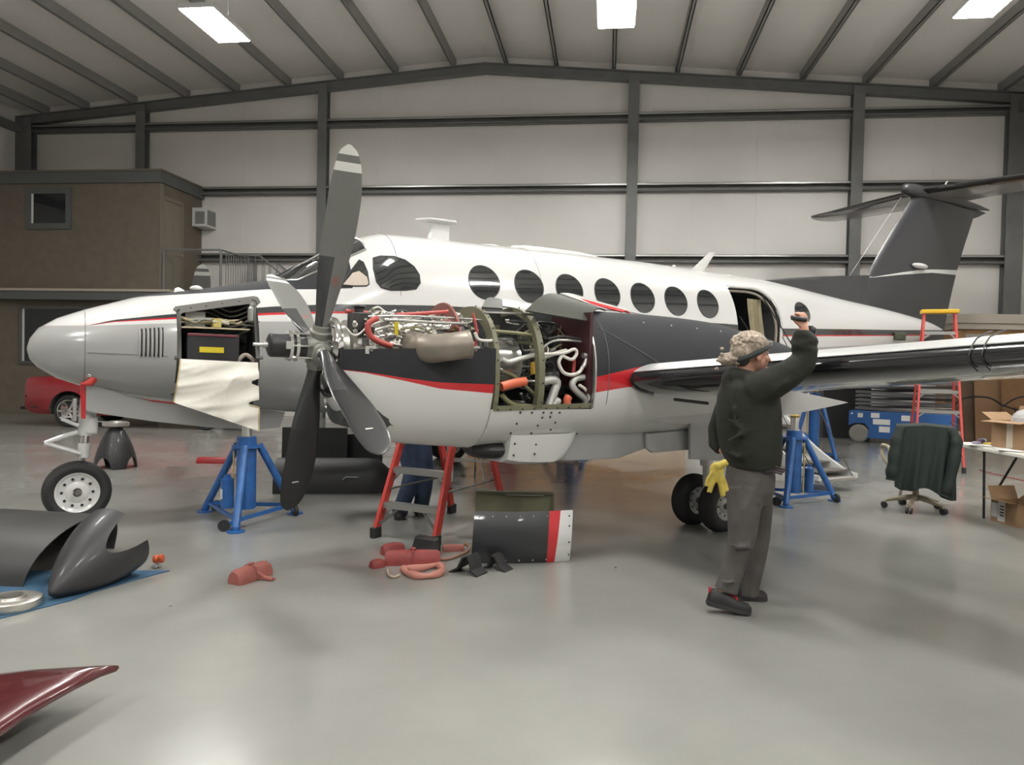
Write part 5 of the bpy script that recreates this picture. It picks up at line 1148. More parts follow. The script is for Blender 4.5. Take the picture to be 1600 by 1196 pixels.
# second small aluminium ladder behind
t=thing('work_stool','small grey metal step stool on the floor behind the ladder','stool',(.03-.62,9.6,0),R_(15))
for z in (.22,.45): b=MB(); b.box((0,.12*(1-z),z),(.4,.2,.02)); part(b,'step',M_alu,t,smooth=0)
for sx in (-1,1):
    for sy in (-1,1): b=MB(); b.cyl((.2*sx,.28*sy,0),(.18*sx,.08*sy+.02,.6 if sy>0 else .46),.014,n=8); part(b,'leg',M_alu,t)
# ---- scissor lift
def scissor():
    x0,y0=7.25,15.6; t=thing('scissor_lift','blue scissor lift with white labels parked behind the jacket chair','scissor lift',(x0,y0,0),R_(-32))
    b=MB(); b.prism([(0,0,.12),(0.25,0,.12),(.28,0,.34),(.05,0,.36),(-.15,0,.30),(-.15,0,.62),(1.8,0,.62),(1.8,0,.10),(.3,0,.08)][:0] or [(.15,0,.10),(.19,0,.30),(.10,0,.40),(-.08,0,.40),(-.2,0,.34),(-.2,0,.66),(1.75,0,.66),(1.75,0,.10)],(0,.75,0)); part(b,'chassis',mat('lift_blue',(.02,.09,.27),.45),t,smooth=0,bevel=.01)
    for x in (-.0,1.5):
        for y in (.06,.69): b=MB(); b.lathe((x,y,.19),(0,1,0),[(-.06,.0),(-.06,.10),(-.065,.14),(-.06,.17),(-.04,.19),(.04,.19),(.06,.17),(.06,0)],28); part(b,'wheel',mat('grey_tyre',(.2,.19,.17),.7),t,smooth=40)
    for k in range(6):
        z=.72+.085*k; b=MB(); b.bar((-.1,.15,z),(1.7,.15,z+.05*(1 if k%2 else -1)),.04,.05); b.bar((-.1,.6,z),(1.7,.6,z+.05*(-1 if k%2 else 1)),.04,.05); part(b,'scissor_arm',mat('scissor_grey',(.11,.11,.11),.5),t,smooth=0)
    b=MB(); b.box((.8,.37,1.28),(1.9,.75,.08)); part(b,'platform',mat('scissor_grey',(0,0,0)),t,smooth=0)
    for k in range(5): b=MB(); b.cyl((-.1+.45*k,.02,1.3),(-.1+.45*k,.02,2.2) ,.015,n=8) ; 
    for x,z,w,h in [(.02,.57,.10,.09),(.3,.58,.16,.10),(.42,.45,.32,.11),(.48,.30,.2,.12),(.86,.55,.16,.11),(-.14,.6,.03,.03)]: b=MB(); b.box((x,-.004,z),(w,.006,h)); part(b,'white_label',M_white,t,smooth=0)
scissor()
block('equipment_cabinet','black equipment cabinet in the dark corner behind the airstair','cabinet',W(wp(1293,640)[0],1.1,0)[:2],(1.0,.7,1.25),M_blk2,-BET)
# ---- white folding table with boxes and clutter
ta=fl(1484,690.5,.74); tb=fl(1604,711.5,.74); e1=unit(V(tb[0]-ta[0],tb[1]-ta[1],0)); e2=V(-e1[1],e1[0],0); rzT=math.atan2(e1[1],e1[0])
t=thing('folding_table','white folding table covered in boxes, tools and papers at the right edge','table',(ta[0],ta[1],0),rzT)
b=MB(); b.box((.92,.38,.72),(1.84,.76,.04)); part(b,'table_top',mat('table_white',(.62,.6,.54),.5),t,smooth=0,bevel=.01)
for x in (.40,1.5):
    for y in (.12,.66): b=MB(); b.tube([(x,y,.70),(x+(.03 if x<1 else -.03),y,.0)],.013,8); part(b,'leg',M_black,t)
b=MB(); b.cyl((.55,.38,.69),(.22,.38,.25),.012,n=8); part(b,'leg_brace',M_black,t); b=MB(); b.cyl((1.3,.38,.69),(1.62,.38,.25),.012,n=8); part(b,'leg_brace',M_black,t)
def tp(u,v,z=.741): p=V(ta[0],ta[1],0)+e1*u+e2*v; return (float(p[0]),float(p[1]),z)
def open_box(name,label,loc,rz,sx,sy,sz,flaps=(1,1,1,1),m=M_card,fang=(70,30,100,40)):
    t=thing(name,label,'cardboard box',loc,rz)
    b=MB(); w=.006
    for c,s_ in [((0,0,w/2+.001),(sx,sy,w)),((-sx/2,0,sz/2),(w,sy,sz)),((sx/2,0,sz/2),(w,sy,sz)),((0,-sy/2,sz/2),(sx,w,sz)),((0,sy/2,sz/2),(sx,w,sz))]: b.box(c,s_)
    part(b,'box_body',m,t,smooth=0)
    F=[((-sx/2,-sy/2),(-sx/2,sy/2),(-1,0)),((sx/2,-sy/2),(sx/2,sy/2),(1,0)),((-sx/2,-sy/2),(sx/2,-sy/2),(0,-1)),((-sx/2,sy/2),(sx/2,sy/2),(0,1))]
    for k,(a,c,n) in enumerate(F):
        if not flaps[k]: continue
        g=R_(fang[k]); dl=sy*.45 if k<2 else sy*.45; off=V(n[0]*math.sin(g)*dl,n[1]*math.sin(g)*dl,math.cos(g)*dl); b=MB(); b.prism([V(*a,sz),V(*c,sz),V(*c,sz)+off,V(*a,sz)+off],(n[0]*.004*math.cos(g),n[1]*.004*math.cos(g),.004)); part(b,'flap',m,t,smooth=0)
    return t
t=open_box('cardboard_box','open cardboard box on the white table with clear plastic packing inside',tp(.62,.36),rzT+.25,.42,.32,.27,fang=(60,60,95,10))
b=MB(); b.box((.0,-.164,.13),(.07,.004,.24)); part(b,'packing_tape',mat('pale_tape',(.5,.45,.36),.3),t,smooth=0)
b=MB(); random.seed(4); b.ell((.04,0,.27),(.15,.12,.13),14,10); o=b.build('plastic_packing',mat('clear_film',(.75,.75,.75),.15,trans=.5,bump=1,bscale=14),smooth=0); o.location=tp(.62,.36); o.rotation_euler=(0,0,rzT); tag(o,'crumpled clear plastic packing bulging out of the box on the table','packaging')
o=block('white_tray','small white plastic tray on the table left of the cardboard box','tray',tp(.27,.56)[:2],(.18,.14,.05),mat('tray_white',(.5,.48,.42),.5),rzT); o.location[2]=.741
b=MB(); b.tube([(-.06,0,.05),(-.03,0,.08),(.03,0,.085),(.06,0,.05)],.005,6); b.build('tray_handle',M_white,o)
for k,(u,v,sz,c,lab,nm) in enumerate([(.08,.30,(.10,.05,.05),(.3,.3,.33),'grey metal clamp on the near left corner of the table','metal_clamp'),(.19,.22,(.08,.07,.06),(.07,.04,.09),'dark purple tool pouch on the table near its left end','tool_pouch'),(.15,.42,(.1,.05,.05),(.05,.05,.1),'dark blue drill on the table behind the purple pouch','cordless_drill'),(.34,.24,(.14,.08,.03),(.55,.42,.04),'yellow glove lying on the table before the white tray','glove'),(.40,.16,(.12,.08,.015),(.45,.42,.28),'pale folded rag on the table edge','rag'),(.33,.08,(.09,.09,.04),(.25,.22,.3),'grey tape roll lying on the table before the box','tape_roll')]):
    b=MB(); b.ell((0,0,sz[2]/2),(sz[0]/2,sz[1]/2,sz[2]/2),12,8); b.box((sz[0]*.3,sz[1]*.2,sz[2]*.45),(sz[0]*.5,sz[1]*.4,sz[2]*.6),.4); o=b.build(nm,mat('clutter_%d'%k,c,.5),smooth=40); o.location=tp(u,v); o.rotation_euler=(0,0,k*.7); tag(o,lab,nm.replace('_',' '))
for k,(u,v,a_) in enumerate([(.55,.08,.2),(.72,.10,-.3),(.88,.07,.5),(.42,.06,1.0)]):
    b=MB(); b.box((0,0,.001+k*.0),(.21,.15,.002)); o=b.build('paper_sheet',mat('paper_white',(.68,.67,.64),.7),smooth=0); o.location=tp(u,v,.7425+.0025*k); o.rotation_euler=(0,0,rzT+a_); tag(o,'white paper sheet on the front edge of the table, '+('under the box flap','right of the first sheet','nearest the right frame edge','leftmost of the sheets')[k],'paper','loose papers on the table')
x,y=fl(1590,823); t=open_box('cardboard_box','open cardboard box with white labels on the floor at the right edge',(x+.08,y+.12,0),rzT+.12,.34,.30,.22,fang=(25,60,80,60))
for x_,w in ((-.12,.08),(-.03,.09)): b=MB(); b.box((x_,-.1545,.12),(w,.003,.14 if w<.085 else .2)); part(b,'shipping_label',mat('label_white',(.6,.6,.58),.4),t,smooth=0)
for z in (.08,.11,.14,.17): b=MB(); b.box((-.02,-.157,z),(.05,.002,.012)); part(b,'barcode',M_black,t,smooth=0)
# ---- office chair with a jacket over its back
cx,cy=4.36,8.02; t=thing('office_chair','beige office chair on castors with a dark jacket over its back','chair',(cx,cy,0),R_(-14)); M_bg=mat('beige_plastic',(.36,.31,.22),.5)
for k in range(5):
    a=k*2*PI/5+.5; d_=V(math.cos(a),math.sin(a),0); b=MB(); b.tube([d_*.03+V(0,0,.14),d_*.15+V(0,0,.12),d_*.29+V(0,0,.085)],[.03,.025,.016],10); lg=part(b,'base_spoke',M_bg,t)
    b=MB(); n_=np.cross(d_,V(0,0,1)); b.cyl(d_*.30+n_*.008+V(0,0,.035),d_*.30+n_*.03+V(0,0,.035),.033,n=14); b.cyl(d_*.30-n_*.03+V(0,0,.035),d_*.30-n_*.008+V(0,0,.035),.033,n=14); part(b,'caster',M_blk2,lg)
b=MB(); b.cyl((0,0,.1),(0,0,.24),.035,.03); b.cyl((0,0,.24),(0,0,.44),.02); part(b,'gas_column',M_bg,t)
b=MB(); b.box((0,.02,.47),(.48,.46,.07)); part(b,'seat',mat('chair_fabric',(.05,.05,.06),.9),t,bevel=.03)
b=MB(); b.box((0,-.23,.73),(.44,.05,.38),rx=R_(8)); part(b,'backrest',mat('chair_fabric',(0,0,0)),t,bevel=.03)
b=MB(); b.bar((0,-.1,.43),(0,-.24,.60),.05,.02); part(b,'back_support',M_bg,t,smooth=0)
for sx in (-1,1): b=MB(); b.tube(spline([(.24*sx,.15,.45),(.30*sx,.17,.55),(.31*sx,.18,.66),(.31*sx,.0,.68),(.30*sx,-.12,.66),(.28*sx,-.10,.52),(.24*sx,-.05,.45)],5),.018,10); part(b,'armrest',M_bg,t,smooth=60)
# jacket draped over the backrest
def lc(x,y,z): a=R_(-14); return V(cx+x*math.cos(a)-y*math.sin(a),cy+x*math.sin(a)+y*math.cos(a),z)
b=MB(); G=[]
for i in range(33):
    u=i/32; x=-.27+.54*u; row=[]
    for j in range(22):
        v=j/21
        fold=.012*math.sin(u*17+v*2)+.010*math.sin(u*31+v*5)
        if v<.12: yy=-.19-.30*v*1.0; z=.955-.02*abs(u-.5)*2+.0; zz=z-.1*(v-.06)**2*10
        else:
            w=(v-.12)/.88; yy=-.27-.05*w+ -fold*2*w-.03; zz=.95-.02*abs(u-.5)*2-w*(.64+.10*u+.03*math.sin(u*9)); 
        xx=x*(1+.10*max(0,v-.12))
        row.append(lc(xx,yy,zz))
    G.append(row)
b.sheet(G,.012); 
jk=b.build('jacket',mat('dark_green_jacket',(.010,.017,.014),.8,bump=.15,bscale=120),smooth=60); tag(jk,'dark green jacket draped over the back of the office chair','jacket')
for sx,ln in ((-1,.56),(1,.70)):
    P=[lc(.23*sx,-.27,.90),lc(.275*sx,-.32,.80),lc((.30 if sx<0 else .26)*sx,-.35,.64),lc((.325 if sx<0 else .20)*sx,-.37,.92-ln+.10),lc((.335 if sx<0 else .17)*sx,-.37,.92-ln)]
    S=spline(P,6); b=MB(); b.tube(S,[.045+.012*min(1,i/8)+.005*math.sin(i*1.1)+(.0 if i<len(S)-3 else -.010) for i in range(len(S))],14); b.build('sleeve',mat('dark_green_jacket',(0,0,0)),jk,smooth=60)
x,y=fl(1404,786); q0=lc(-.2,-.15,.42)
b=MB(); b.tube([(x,y,.018),(x+.01,y-.0,.07),(x+.06,y+.05,.20)],.016,8) 
t=b.build('bent_tube',mat('brown_tube',(.2,.15,.12),.5),smooth=60); tag(t,'short bent brown tube standing on the floor left of the office chair','tube')
x,y=fl(1397,780); b=MB(); b.ell((x,y,.006),(.05,.035,.005)); o=b.build('paper_scrap',mat('paper_white',(0,0,0)),smooth=60); tag(o,'white paper scrap on the floor left of the office chair','paper')
# ---- cardboard sheets and tube frame against the panelled office
for k,(px,w,h,c,lab) in enumerate([(1512,.9,1.35,(.14,.09,.055),'dark brown cardboard sheet leaning at the left end of the panelled office'),(1545,.75,1.5,(.27,.16,.085),'tall light brown cardboard sheet leaning against the panelled office, middle one'),(1585,.8,1.45,(.24,.13,.06),'orange brown board leaning against the panelled office at the right edge')]):
    q=W(wp(px,650,1.6)[0],1.75+.10*k,0); b=MB(); b.prism([(-w/2,0,.0),(w/2,0,.0),(w/2-.03,.22,h-.05*k),(-w/2+.04,.22,h)],(0,.012,0)); o=b.build('cardboard_sheet',mat('board_%d'%k,c,.8,noise=.1,nscale=4),smooth=0); o.location=(q[0],q[1],.001); o.rotation_euler=(0,0,-BET+.1*k); tag(o,lab,'cardboard sheet')
q=W(wp(1550,650,2.2)[0],2.2,0); t=thing('tube_frame','black tubular cart frame standing before the cardboard sheets','cart',q,-BET)
b=MB(); b.tube(spline([(-.9,0,.55),(-.6,0,.95),(-.1,0,1.0),(.2,0,.85),(.5,0,.75)],5),.018,8); part(b,'upper_tube',M_blk2,t)
for x in (-.9,.4): b=MB(); b.cyl((x,0,0),(x+.1,.1,.62 if x<0 else .8),.018,n=8); part(b,'leg',M_blk2,t)
b=MB(); b.tube(spline([(.2,0,.82),(.45,0,1.0),(.75,0,1.02),(.9,0,.8),(.9,0,0.02)],5),.016,8); part(b,'handle',M_blk2,t)
rope([(1530,735),(1560,742),(1600,752),(1660,770)],.006,mat('red_cord',(.25,.03,.03),.6),'thin red cord across the floor under the table','red_cord','cord')
# ============================================================ PEOPLE
M_skin=mat('skin',(.52,.27,.19),.5,noise=.06,nscale=20)
M_hood=mat('olive_hoodie',(.0135,.0145,.0095),.9,noise=.2,nscale=7,bump=.6,bscale=12); M_jean=mat('grey_trousers',(.072,.066,.061),.9,noise=.18,nscale=8,bump=.4,bscale=12)
M_hair=mat('grey_hair',(.33,.27,.215),.8,noise=.45,nscale=45,bump=1,bscale=60); M_shoe=mat('black_shoe',(.014,.013,.013),.6); M_lace=mat('red_lace',(.4,.02,.03),.6)
def remesh(b,name,m,par,vox=.012,it=6,smooth=180):
    return b.build(name,m,par,smooth=smooth,mods=[('REMESH',dict(mode='VOXEL',voxel_size=vox)),('SMOOTH',dict(iterations=it,factor=.5))])
def oring(c,rx,ry,n=28,lean=0,e=2.3): return [(c[0]+rx*math.copysign(abs(math.cos(a))**(2/e),math.cos(a)),c[1]+ry*math.copysign(abs(math.sin(a))**(2/e),math.sin(a)),c[2]+lean*math.cos(a)*rx) for a in [2*PI*k/n for k in range(n)]]
def hand(b,wrist,d,nrm,side,curl=75,sc=1.0):
    """d: forearm to knuckles, nrm: out of the back of the hand, side: towards the thumb"""
    d=unit(d); nrm=unit(nrm-d*(nrm@d)); side=unit(side-d*(side@d)-nrm*(side@nrm)); M=np.array([d,side,nrm]).T
    b.ell(wrist+d*.048*sc,(.052*sc,.040*sc,.017*sc),16,10,R=M); b.tube([wrist-d*.03,wrist+d*.02],[.027*sc,.026*sc],12)
    for k,(off,ln,r) in enumerate([(.030,.072,.0088),(.010,.080,.0092),(-.011,.075,.0088),(-.030,.060,.0078)]):
        p=wrist+d*(.088-.006*abs(k-1))*sc+side*off*sc; pts=[wrist+d*.05*sc+side*off*.8*sc,p]; a=0
        for j,fr in enumerate((.45,.3,.25)):
            a+=R_(curl*(.9,1.1,.7)[j]*(1+.06*k)); p=p+(d*math.cos(a)-nrm*math.sin(a))*ln*fr*sc; pts.append(p)
        b.tube(pts,[r*1.1*sc,r*1.08*sc,r*sc,r*.95*sc,r*.8*sc],10); b.ell(pts[-1],(r*.8*sc,)*3,8,6)
    p0=wrist+d*.018*sc+side*.026*sc-nrm*.004; p1=p0+(d*.55+side*.75-nrm*.25)*.038*sc; p2=p1+(d*.8+side*.1-nrm*.6)*.032*sc; p3=p2+(d*.55-side*.35-nrm*.7)*.024*sc
    b.tube([p0,p1,p2,p3],[.013*sc,.0115*sc,.0105*sc,.008*sc],10); b.ell(p3,(.008*sc,)*3,8,6)
def head(b,c,f,u,sc=1.0):
    """c: centre of the skull; f: facing; u: up"""
    f=unit(f); u=unit(u-f*(u@f)); r=np.cross(f,u); M=np.array([f,r,u]).T; P=lambda x,y,z:c+(f*x+r*y+u*z)*sc
    b.ell(P(-.012,0,.02),(.094*sc,.074*sc,.088*sc),24,16,R=M); b.ell(P(.018,0,-.045),(.068*sc,.058*sc,.066*sc),20,12,R=M)     # skull, jaw
    b.ell(P(.072,0,-.095),(.022*sc,.026*sc,.018*sc),12,8,R=M)                                                     # chin
    b.tube([P(.082,0,.008),P(.098,0,-.022),P(.108,0,-.038),P(.088,0,-.046)],[.009*sc,.011*sc,.015*sc,.012*sc],10)  # nose
    for s in (-1,1):
        b.ell(P(.086,.011*s,-.043),(.010*sc,.009*sc,.007*sc),8,6,R=M)
        b.tube([P(.083,.010*s,.022),P(.080,.034*s,.026),P(.064,.056*s,.018)],[.008*sc,.008*sc,.006*sc],8)       # brow
        b.ell(P(.062,.042*s,-.030),(.020*sc,.018*sc,.018*sc),10,8,R=M)                                            # cheek
        b.ell(P(-.008,.082*s,-.016),(.022*sc,.012*sc,.034*sc),12,8,R=M); b.ell(P(-.004,.078*s,-.040),(.010*sc,.009*sc,.010*sc),8,6,R=M)
    b.tube([P(.078,-.020,-.064),P(.090,0,-.063),P(.078,.020,-.064)],[.005*sc,.007*sc,.005*sc],8); b.tube([P(.076,-.016,-.076),P(.086,0,-.077),P(.076,.016,-.076)],[.005*sc,.0075*sc,.005*sc],8)
    return P
def eyes(P,par,sc=1.0):
    for s in (-1,1):
        b=MB(); b.ell(P(.072,.031*s,.003),(.011*sc,.011*sc,.009*sc),10,8); e=b.build('eye',mat('eye_white',(.6,.58,.55),.3),par); b=MB(); b.ell(P(.082,.031*s,.003),(.003*sc,.004*sc,.004*sc),8,6); b.build('iris',mat('iris_dark',(.03,.02,.015),.2),e)
def shoe(par,heel,toe,w,h,lift,name='shoe'):
    heel=V(*heel);toe=V(*toe); d=toe-heel; Ln=np.linalg.norm(d); d=unit(d); n=unit(np.cross(d,V(0,0,1))); u=np.cross(n,d); R=[]
    for t_,ww,hh in [(0,.55,.55),(.05,.8,.85),(.15,.9,1.0),(.3,.88,1.05),(.45,.92,.85),(.6,1.0,.62),(.8,1.05,.48),(.93,.85,.38),(1.0,.4,.2)]:
        c=heel+d*Ln*t_; R.append([c+n*w*ww*y+u*(.022+h*hh*z) for y,z in [(-1,0),(-1,.4),(-.72,.85),(-.3,1),(.3,1),(.72,.85),(1,.4),(1,0)]])
    b=MB(); b.loft(R); o=b.build(name,M_shoe,par,smooth=60)
    R=[]
    for t_,ww in [(-.01,.55),(.04,.88),(.15,.98),(.45,.95),(.7,1.08),(.9,1.0),(1.0,.5)]:
        c=heel+d*Ln*t_; R.append([c+n*w*ww*y+u*z for y,z in [(-1,.0),(1,.0),(1.03,.024),(-1.03,.024)]])
    b=MB(); b.loft(R); b.build('sole',mat('sole_black',(.03,.028,.028),.7),o,smooth=30)
    for k in range(4):
        c=heel+d*Ln*(.42+.07*k); b=MB(); hh=h*(.92-.10*k); b.tube([c-n*w*.55+u*(.022+hh*.92),c+u*(.028+hh),c+n*w*.55+u*(.022+hh*.92)],.005,6); b.build('lace',M_lace,o)
    b=MB(); c=heel+d*.0; b.box(tuple(c+u*(.022+h*.75)+d*.002),(.012,.02,.035)); b.build('heel_tab',M_lace,o)
    return o
Q=lambda x,y,Y: V(*atY(x,y,Y))
# ---- walking man
Yn,Yf,Ym=4.50,4.76,4.63
b=MB()
hc=Q(1177,553,4.60); Pp=head(b,hc,V(.96,.22,.02),V(-.06,0,1),1.02)
b.tube([Q(1158,600,4.63),hc+V(-.03,0,-.05)],[.065,.055],16)
b.loft([oring(Q(x,y,Ym),rx,ry) for x,y,rx,ry in [(1168,780,.09,.13),(1172,735,.11,.145),(1172,690,.12,.15),(1170,640,.14,.165),(1166,605,.11,.16),(1160,592,.06,.08)]])
for pts,r in [([(1185,606,4.46),(1225,590,4.42),(1256,565,4.42),(1257,540,4.42),(1256,512,4.42)],[.055,.05,.042,.036,.027]),([(1150,610,4.80),(1130,650,4.90),(1118,682,4.90),(1128,702,4.84),(1140,712,4.80)],[.055,.045,.038,.03,.025]),
              ([(1166,770,Yn),(1158,850,Yn),(1136,905,Yn),(1126,925,Yn)],[.085,.058,.045,.04]),([(1178,770,Yf),(1182,850,Yf),(1174,905,Yf),(1168,922,Yf)],[.085,.058,.045,.04])]:
    b.tube([Q(*p) for p in pts],r,14)
hand(b,Q(1256,514,4.42),V(-.03,.10,1),V(.55,-.75,.0),V(-.75,-.5,.1),80,1.02)
hand(b,Q(1138,708,4.81),V(.6,-.4,-.6),V(-.3,1,0),V(0,0,1),50,1.0)
man=remesh(b,'person',M_skin,None,.0065,3); tag(man,'man with grey hair in dark green hoodie and grey trousers, walking with one arm raised','person')
eyes(Pp,man,1.02)
b=MB()
b.loft([oring(Q(x,y,Ym),rx,ry) for x,y,rx,ry in [(1176,731,.150,.19),(1176,722,.158,.20),(1173,705,.178,.215),(1170,675,.188,.215),(1169,645,.190,.215),(1169,620,.180,.215),(1167,604,.155,.21),(1163,592,.12,.15),(1160,584,.085,.10)]])
b.tube([Q(*p) for p in [(1178,612,4.50),(1205,600,4.44),(1232,585,4.42),(1254,568,4.42)]],[.115,.100,.086,.076],18)
b.tube([Q(*p) for p in [(1252,572,4.42),(1259,556,4.42),(1257,542,4.42),(1254,528,4.42),(1255,516,4.42)]],[.076,.068,.062,.060,.050],16)
for yy,rr_ in ((545,.066),(536,.068),(526,.060)): c=Q(1257,yy,4.42); b.tube([c+V(rr_*math.cos(a),rr_*math.sin(a),.012*math.cos(a*2+yy)) for a in [2*PI*k/14 for k in range(15)]],.014,8)
b.tube([Q(*p) for p in [(1206,612,4.36),(1228,598,4.34),(1246,584,4.36)]],[.01,.022,.01],8); b.tube([Q(*p) for p in [(1200,588,4.40),(1222,574,4.38),(1240,560,4.40)]],[.01,.02,.01],8)
b.tube([Q(*p) for p in [(1158,608,4.74),(1135,640,4.86),(1122,672,4.90),(1121,695,4.88),(1128,704,4.84)]],[.10,.078,.068,.058,.042],16)
# hood bunched behind the neck
b.tube([Q(*p) for p in [(1190,594,4.52),(1170,590,4.50),(1150,588,4.56),(1142,592,4.64),(1150,588,4.74),(1165,588,4.78)]],[.035,.045,.055,.06,.055,.04],14)
b.tube([Q(*p) for p in [(1146,584,4.60),(1141,596,4.62),(1138,612,4.64)]],[.035,.055,.05],14)
# folds
random.seed(2)
for (a,c,r) in [((1128,650,4.44),(1195,690,4.43),.016),((1135,690,4.42),(1205,650,4.44),.018),((1150,715,4.44),(1212,690,4.46),.014),((1165,640,4.43),(1210,612,4.42),.018),((1126,700,4.5),(1175,722,4.44),.014),((1140,620,4.45),(1150,660,4.43),.016)]:
    b.tube([Q(*a),(Q(*a)+Q(*c))/2+V(0,.0,-.012),Q(*c)],[r*.5,r,r*.5],8)
remesh(b,'hoodie',M_hood,man,.012,5)
b=MB()
b.loft([oring(Q(x,y,Ym),rx,ry) for x,y,rx,ry in [(1173,722,.135,.165),(1172,745,.142,.175),(1170,765,.142,.18),(1168,785,.12,.16),(1168,795,.05,.08)]])
b.tube([Q(*p) for p in [(1164,765,Yn+.03),(1162,800,Yn),(1160,835,Yn-.01),(1156,858,Yn-.01),(1148,880,Yn),(1140,905,Yn),(1134,924,Yn)]],[.112,.098,.085,.076,.070,.066,.070],18)
b.tube([Q(*p) for p in [(1180,765,Yf-.02),(1184,800,Yf),(1184,840,Yf),(1181,865,Yf),(1177,890,Yf),(1172,915,Yf),(1170,932,Yf)]],[.108,.092,.077,.070,.064,.060,.062],18)
for (a,c,r) in [((1132,848,4.41),(1180,858,4.40),.012),((1138,862,4.41),(1172,850,4.40),.010),((1120,905,4.42),(1152,912,4.41),.012),((1122,916,4.42),(1150,903,4.41),.010),((1150,745,4.44),(1190,790,4.42),.012),((1190,745,4.46),(1160,800,4.40),.010)]:
    b.tube([Q(*a),(Q(*a)+Q(*c))/2+V(0,-.008,-.006),Q(*c)],[r*.4,r,r*.4],8)
remesh(b,'trousers',M_jean,man,.010,4)
x,y=fl(1165,955); h_=Q(1104,936,4.50)
shoe(man,(h_[0],4.50,.052),(x+.005,4.47,.004),.047,.085,0)
x,y=fl(1204,944); shoe(man,(x-.27,4.79,.002),(x-.0,4.76,.002),.047,.085,0)
b=MB(); u_=lambda x,y,z:Pp(x,y,z)
b.ell(u_(-.022,0,.055),(.112,.092,.075),24,14); b.ell(u_(-.07,0,.02),(.075,.085,.075),20,12)
random.seed(6)
for i in range(330):
    a=random.uniform(0,2*PI); e_=random.uniform(.0,1.4); c=u_(-.030+.105*math.cos(a)*math.cos(e_),.088*math.sin(a)*math.cos(e_),.055+.075*math.sin(e_))
    if math.cos(a)*math.cos(e_)>.75: continue
    b.ell(c,(random.uniform(.008,.018),random.uniform(.008,.018),random.uniform(.007,.013)),7,5)
remesh(b,'hair',M_hair,man,.005,1)
b=MB(); b.ell(Q(1138,562,4.60),(.066,.05,.042),16,10)
for i in range(40): c=Q(1137,562,4.60)+V(random.gauss(0,.035),random.gauss(0,.03),random.gauss(0,.024)); b.ell(c,(.016,.014,.012),8,6)
remesh(b,'ponytail',M_hair,man,.007,1)
b=MB(); R=[]
for k in range(41):
    a=2*PI*k/40; c=u_(-.014+.106*math.cos(a),.089*math.sin(a),.006+.046*math.cos(a)); R.append(c)
b.loft([[p+V(0,0,-.013) for p in R],[p+V(0,0,.013) for p in R]],cap=False,closed=False) if 0 else b.tube(R,[.011+.007*(1-math.cos(2*PI*k/40))/2 for k in range(41)],8)
b.build('headband',mat('dark_headband',(.03,.035,.035),.8),man,smooth=60)
b=MB(); b.ell(u_(-.070,0,-.035),(.042,.060,.045),18,12); b.build('nape_hair',mat('dark_nape_hair',(.07,.065,.058),.9,bump=.8,bscale=70),man,smooth=180)
b=MB(); b.box(tuple(u_(.105,0,.062)),(.03,.05,.03)); b.build('headlamp',M_alu,man,bevel=.006)
b=MB(); b.tube([u_(.075,-.055,.004),u_(.03,-.078,.006),u_(-.01,-.084,.0)],.004,6); b.build('glasses_arm',M_black,man)
# things he carries
pw=Q(1252,497,4.38)
b=MB(); b.cyl(pw+V(-.055,-.0,-.0),pw+V(.035,.015,-.01),.014,n=12); b.build('x',M_black) if 0 else None
o=b.build('marker_pen',M_black,smooth=40); tag(o,'short black cylinder held in the raised fist of the walking man','tool')
b=MB(); b.ell(Q(1270,517,4.45),(.026,.022,.024),12,8); b.box(Q(1266,512,4.45),(.03,.02,.02),.4); b.build('watch',M_black,man,smooth=60)
b=MB()
b.ell(Q(1120,735,4.40),(.045,.022,.05),14,10)
for pts,r in [([(1120,742),(1112,758),(1108,770)],.016),([(1122,742),(1126,758),(1130,776)],.017),([(1118,730),(1124,728),(1136,722)],.022),([(1114,738),(1106,750),(1104,760)],.013),([(1125,738),(1133,756),(1136,768)],.013)]:
    b.tube(spline([Q(x,y,4.39) for x,y in pts],4),[r]*9,10)
g=remesh(b,'work_glove',mat('yellow_glove',(.40,.31,.05),.75,noise=.3,nscale=14),None,.006,2); tag(g,'yellow work gloves hanging from the back pocket of the walking man','gloves')
t=None
for k,dy in enumerate((0,4,8)):
    b=MB(); b.cyl(Q(1196,724+dy,4.47),Q(1228-3*k,735+dy*.8,4.44),.007,n=8); o=b.build('screwdriver',mat('tool_dark',(.03,.02,.025),.35),smooth=60); tag(o,'dark screwdriver sticking forward from the hip of the walking man, %s one'%('top','middle','bottom')[k],'screwdriver','screwdrivers at the hip')
b=MB(); b.box(Q(1199,728,4.47),(.05,.05,.09)); o=b.build('tool_pouch',mat('pouch_black',(.02,.02,.02),.7),smooth=0,bevel=.01); tag(o,'small black tool pouch on the front hip of the walking man','pouch')
# ---- mechanic standing behind the ladder (only the legs show below the nacelle)
b=MB(); X0,Y0=-.93,7.05
hc=V(-.85,6.72,1.60); P2=head(b,hc,V(.35,-1,-.1),V(0,-.25,1),.98)
b.tube([V(-.88,6.86,1.40),hc+V(0,.02,-.06)],[.065,.055],14)
b.loft([oring(V(x,y,z),rx,ry) for x,y,z,rx,ry in [(-.93,7.02,.80,.13,.10),(-.93,7.0,.95,.14,.11),(-.92,6.95,1.15,.15,.11),(-.9,6.89,1.35,.17,.11),(-.88,6.87,1.43,.08,.07)]])
b.tube([(-1.06,6.89,1.35),(-1.10,6.68,1.20),(-1.00,6.42,1.32)],[.055,.045,.028],12); b.tube([(-.73,6.87,1.35),(-.66,6.66,1.18),(-.70,6.42,1.30)],[.055,.045,.028],12)
hand(b,V(-1.00,6.42,1.32),V(.2,-1,.3),V(0,.2,1),V(1,0,0),35); hand(b,V(-.70,6.42,1.30),V(-.1,-1,.3),V(0,.2,1),V(-1,0,0),35)
LG=lambda x,y,Y:V(*atY(x,y,Y))
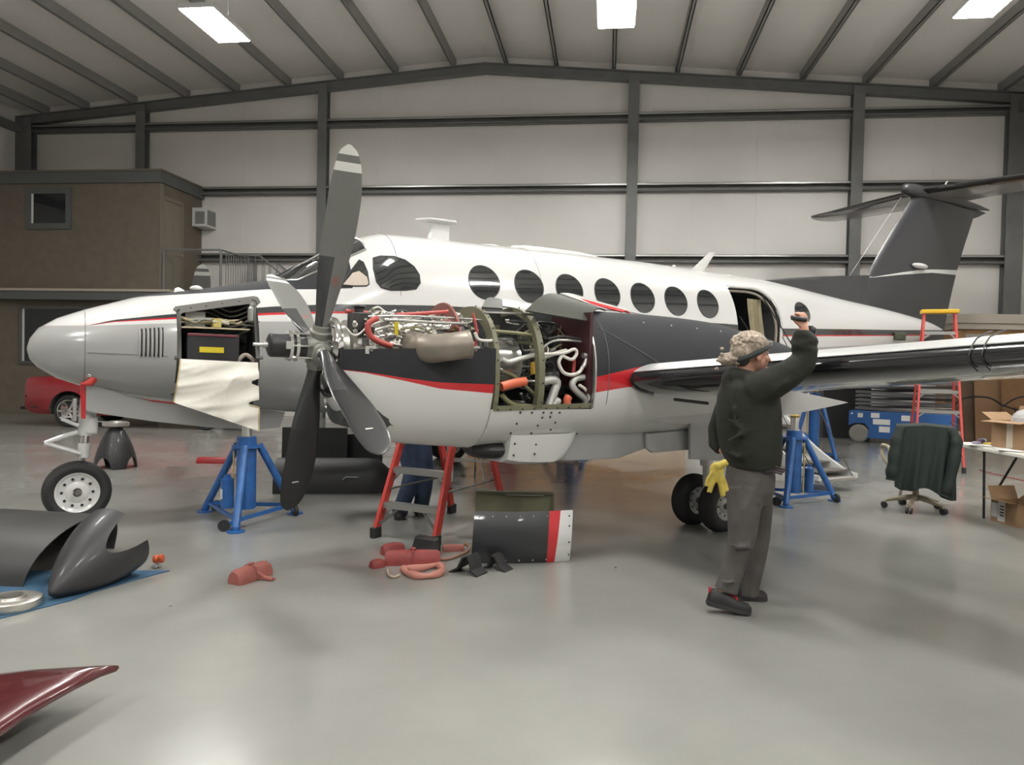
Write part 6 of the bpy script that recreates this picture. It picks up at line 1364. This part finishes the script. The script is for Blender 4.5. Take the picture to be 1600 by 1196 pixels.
b.tube([(-1.0,7.03,.82),LG(640,752,7.05),LG(628,800,7.12)],[.08,.055,.04],12); b.tube([(-.86,7.03,.82),LG(662,752,7.05),LG(655,798,7.3)],[.08,.055,.04],12)
m2=remesh(b,'person',M_skin,None,.008,3); tag(m2,'person in blue jeans standing behind the red step ladder, upper body hidden by the nacelle','person'); eyes(P2,m2,.98)
b=MB()
b.loft([oring(V(x,y,z),rx,ry) for x,y,z,rx,ry in [(-.93,7.02,.95,.165,.125),(-.93,7.02,.85,.17,.13),(-.93,7.03,.76,.165,.12),(-.93,7.03,.70,.08,.06)]])
b.tube([(-1.0,7.03,.80),LG(645,740,7.04),LG(638,765,7.04),LG(630,785,7.08),LG(624,803,7.12)],[.105,.09,.08,.075,.078],16); b.tube([(-.86,7.03,.80),LG(664,740,7.06),LG(662,765,7.1),LG(659,785,7.2),LG(656,797,7.3)],[.105,.09,.08,.075,.075],16)
remesh(b,'jeans',mat('blue_denim',(.035,.055,.105),.85,noise=.2,nscale=10,bump=.3,bscale=15),m2,.011,4)
b=MB()
b.loft([oring(V(x,y,z),rx,ry) for x,y,z,rx,ry in [(-.93,7.02,.92,.17,.135),(-.93,7.0,1.0,.165,.135),(-.92,6.95,1.15,.175,.13),(-.9,6.89,1.36,.19,.13),(-.88,6.86,1.44,.10,.09)]])
b.tube([(-1.05,6.89,1.36),(-1.11,6.68,1.20),(-1.02,6.48,1.28)],[.075,.06,.045],14); b.tube([(-.74,6.87,1.36),(-.66,6.66,1.18),(-.69,6.48,1.26)],[.075,.06,.045],14)
remesh(b,'sweatshirt',mat('navy_sweatshirt',(.03,.035,.05),.9),m2,.012,4)
b=MB(); b.ell(hc+V(0,.03,.045),(.085,.10,.075),18,12); b.build('hair',mat('brown_hair',(.08,.05,.03),.8,bump=1,bscale=60),m2)
q=LG(620,806,7.12); shoe(m2,(q[0]-.0,7.20,.002),(q[0]+.06,6.94,.002),.047,.08,0); q=LG(656,800,7.3); shoe(m2,(q[0]-.02,7.38,.002),(q[0]+.04,7.12,.002),.047,.08,0)
bpy.context.view_layer.update()
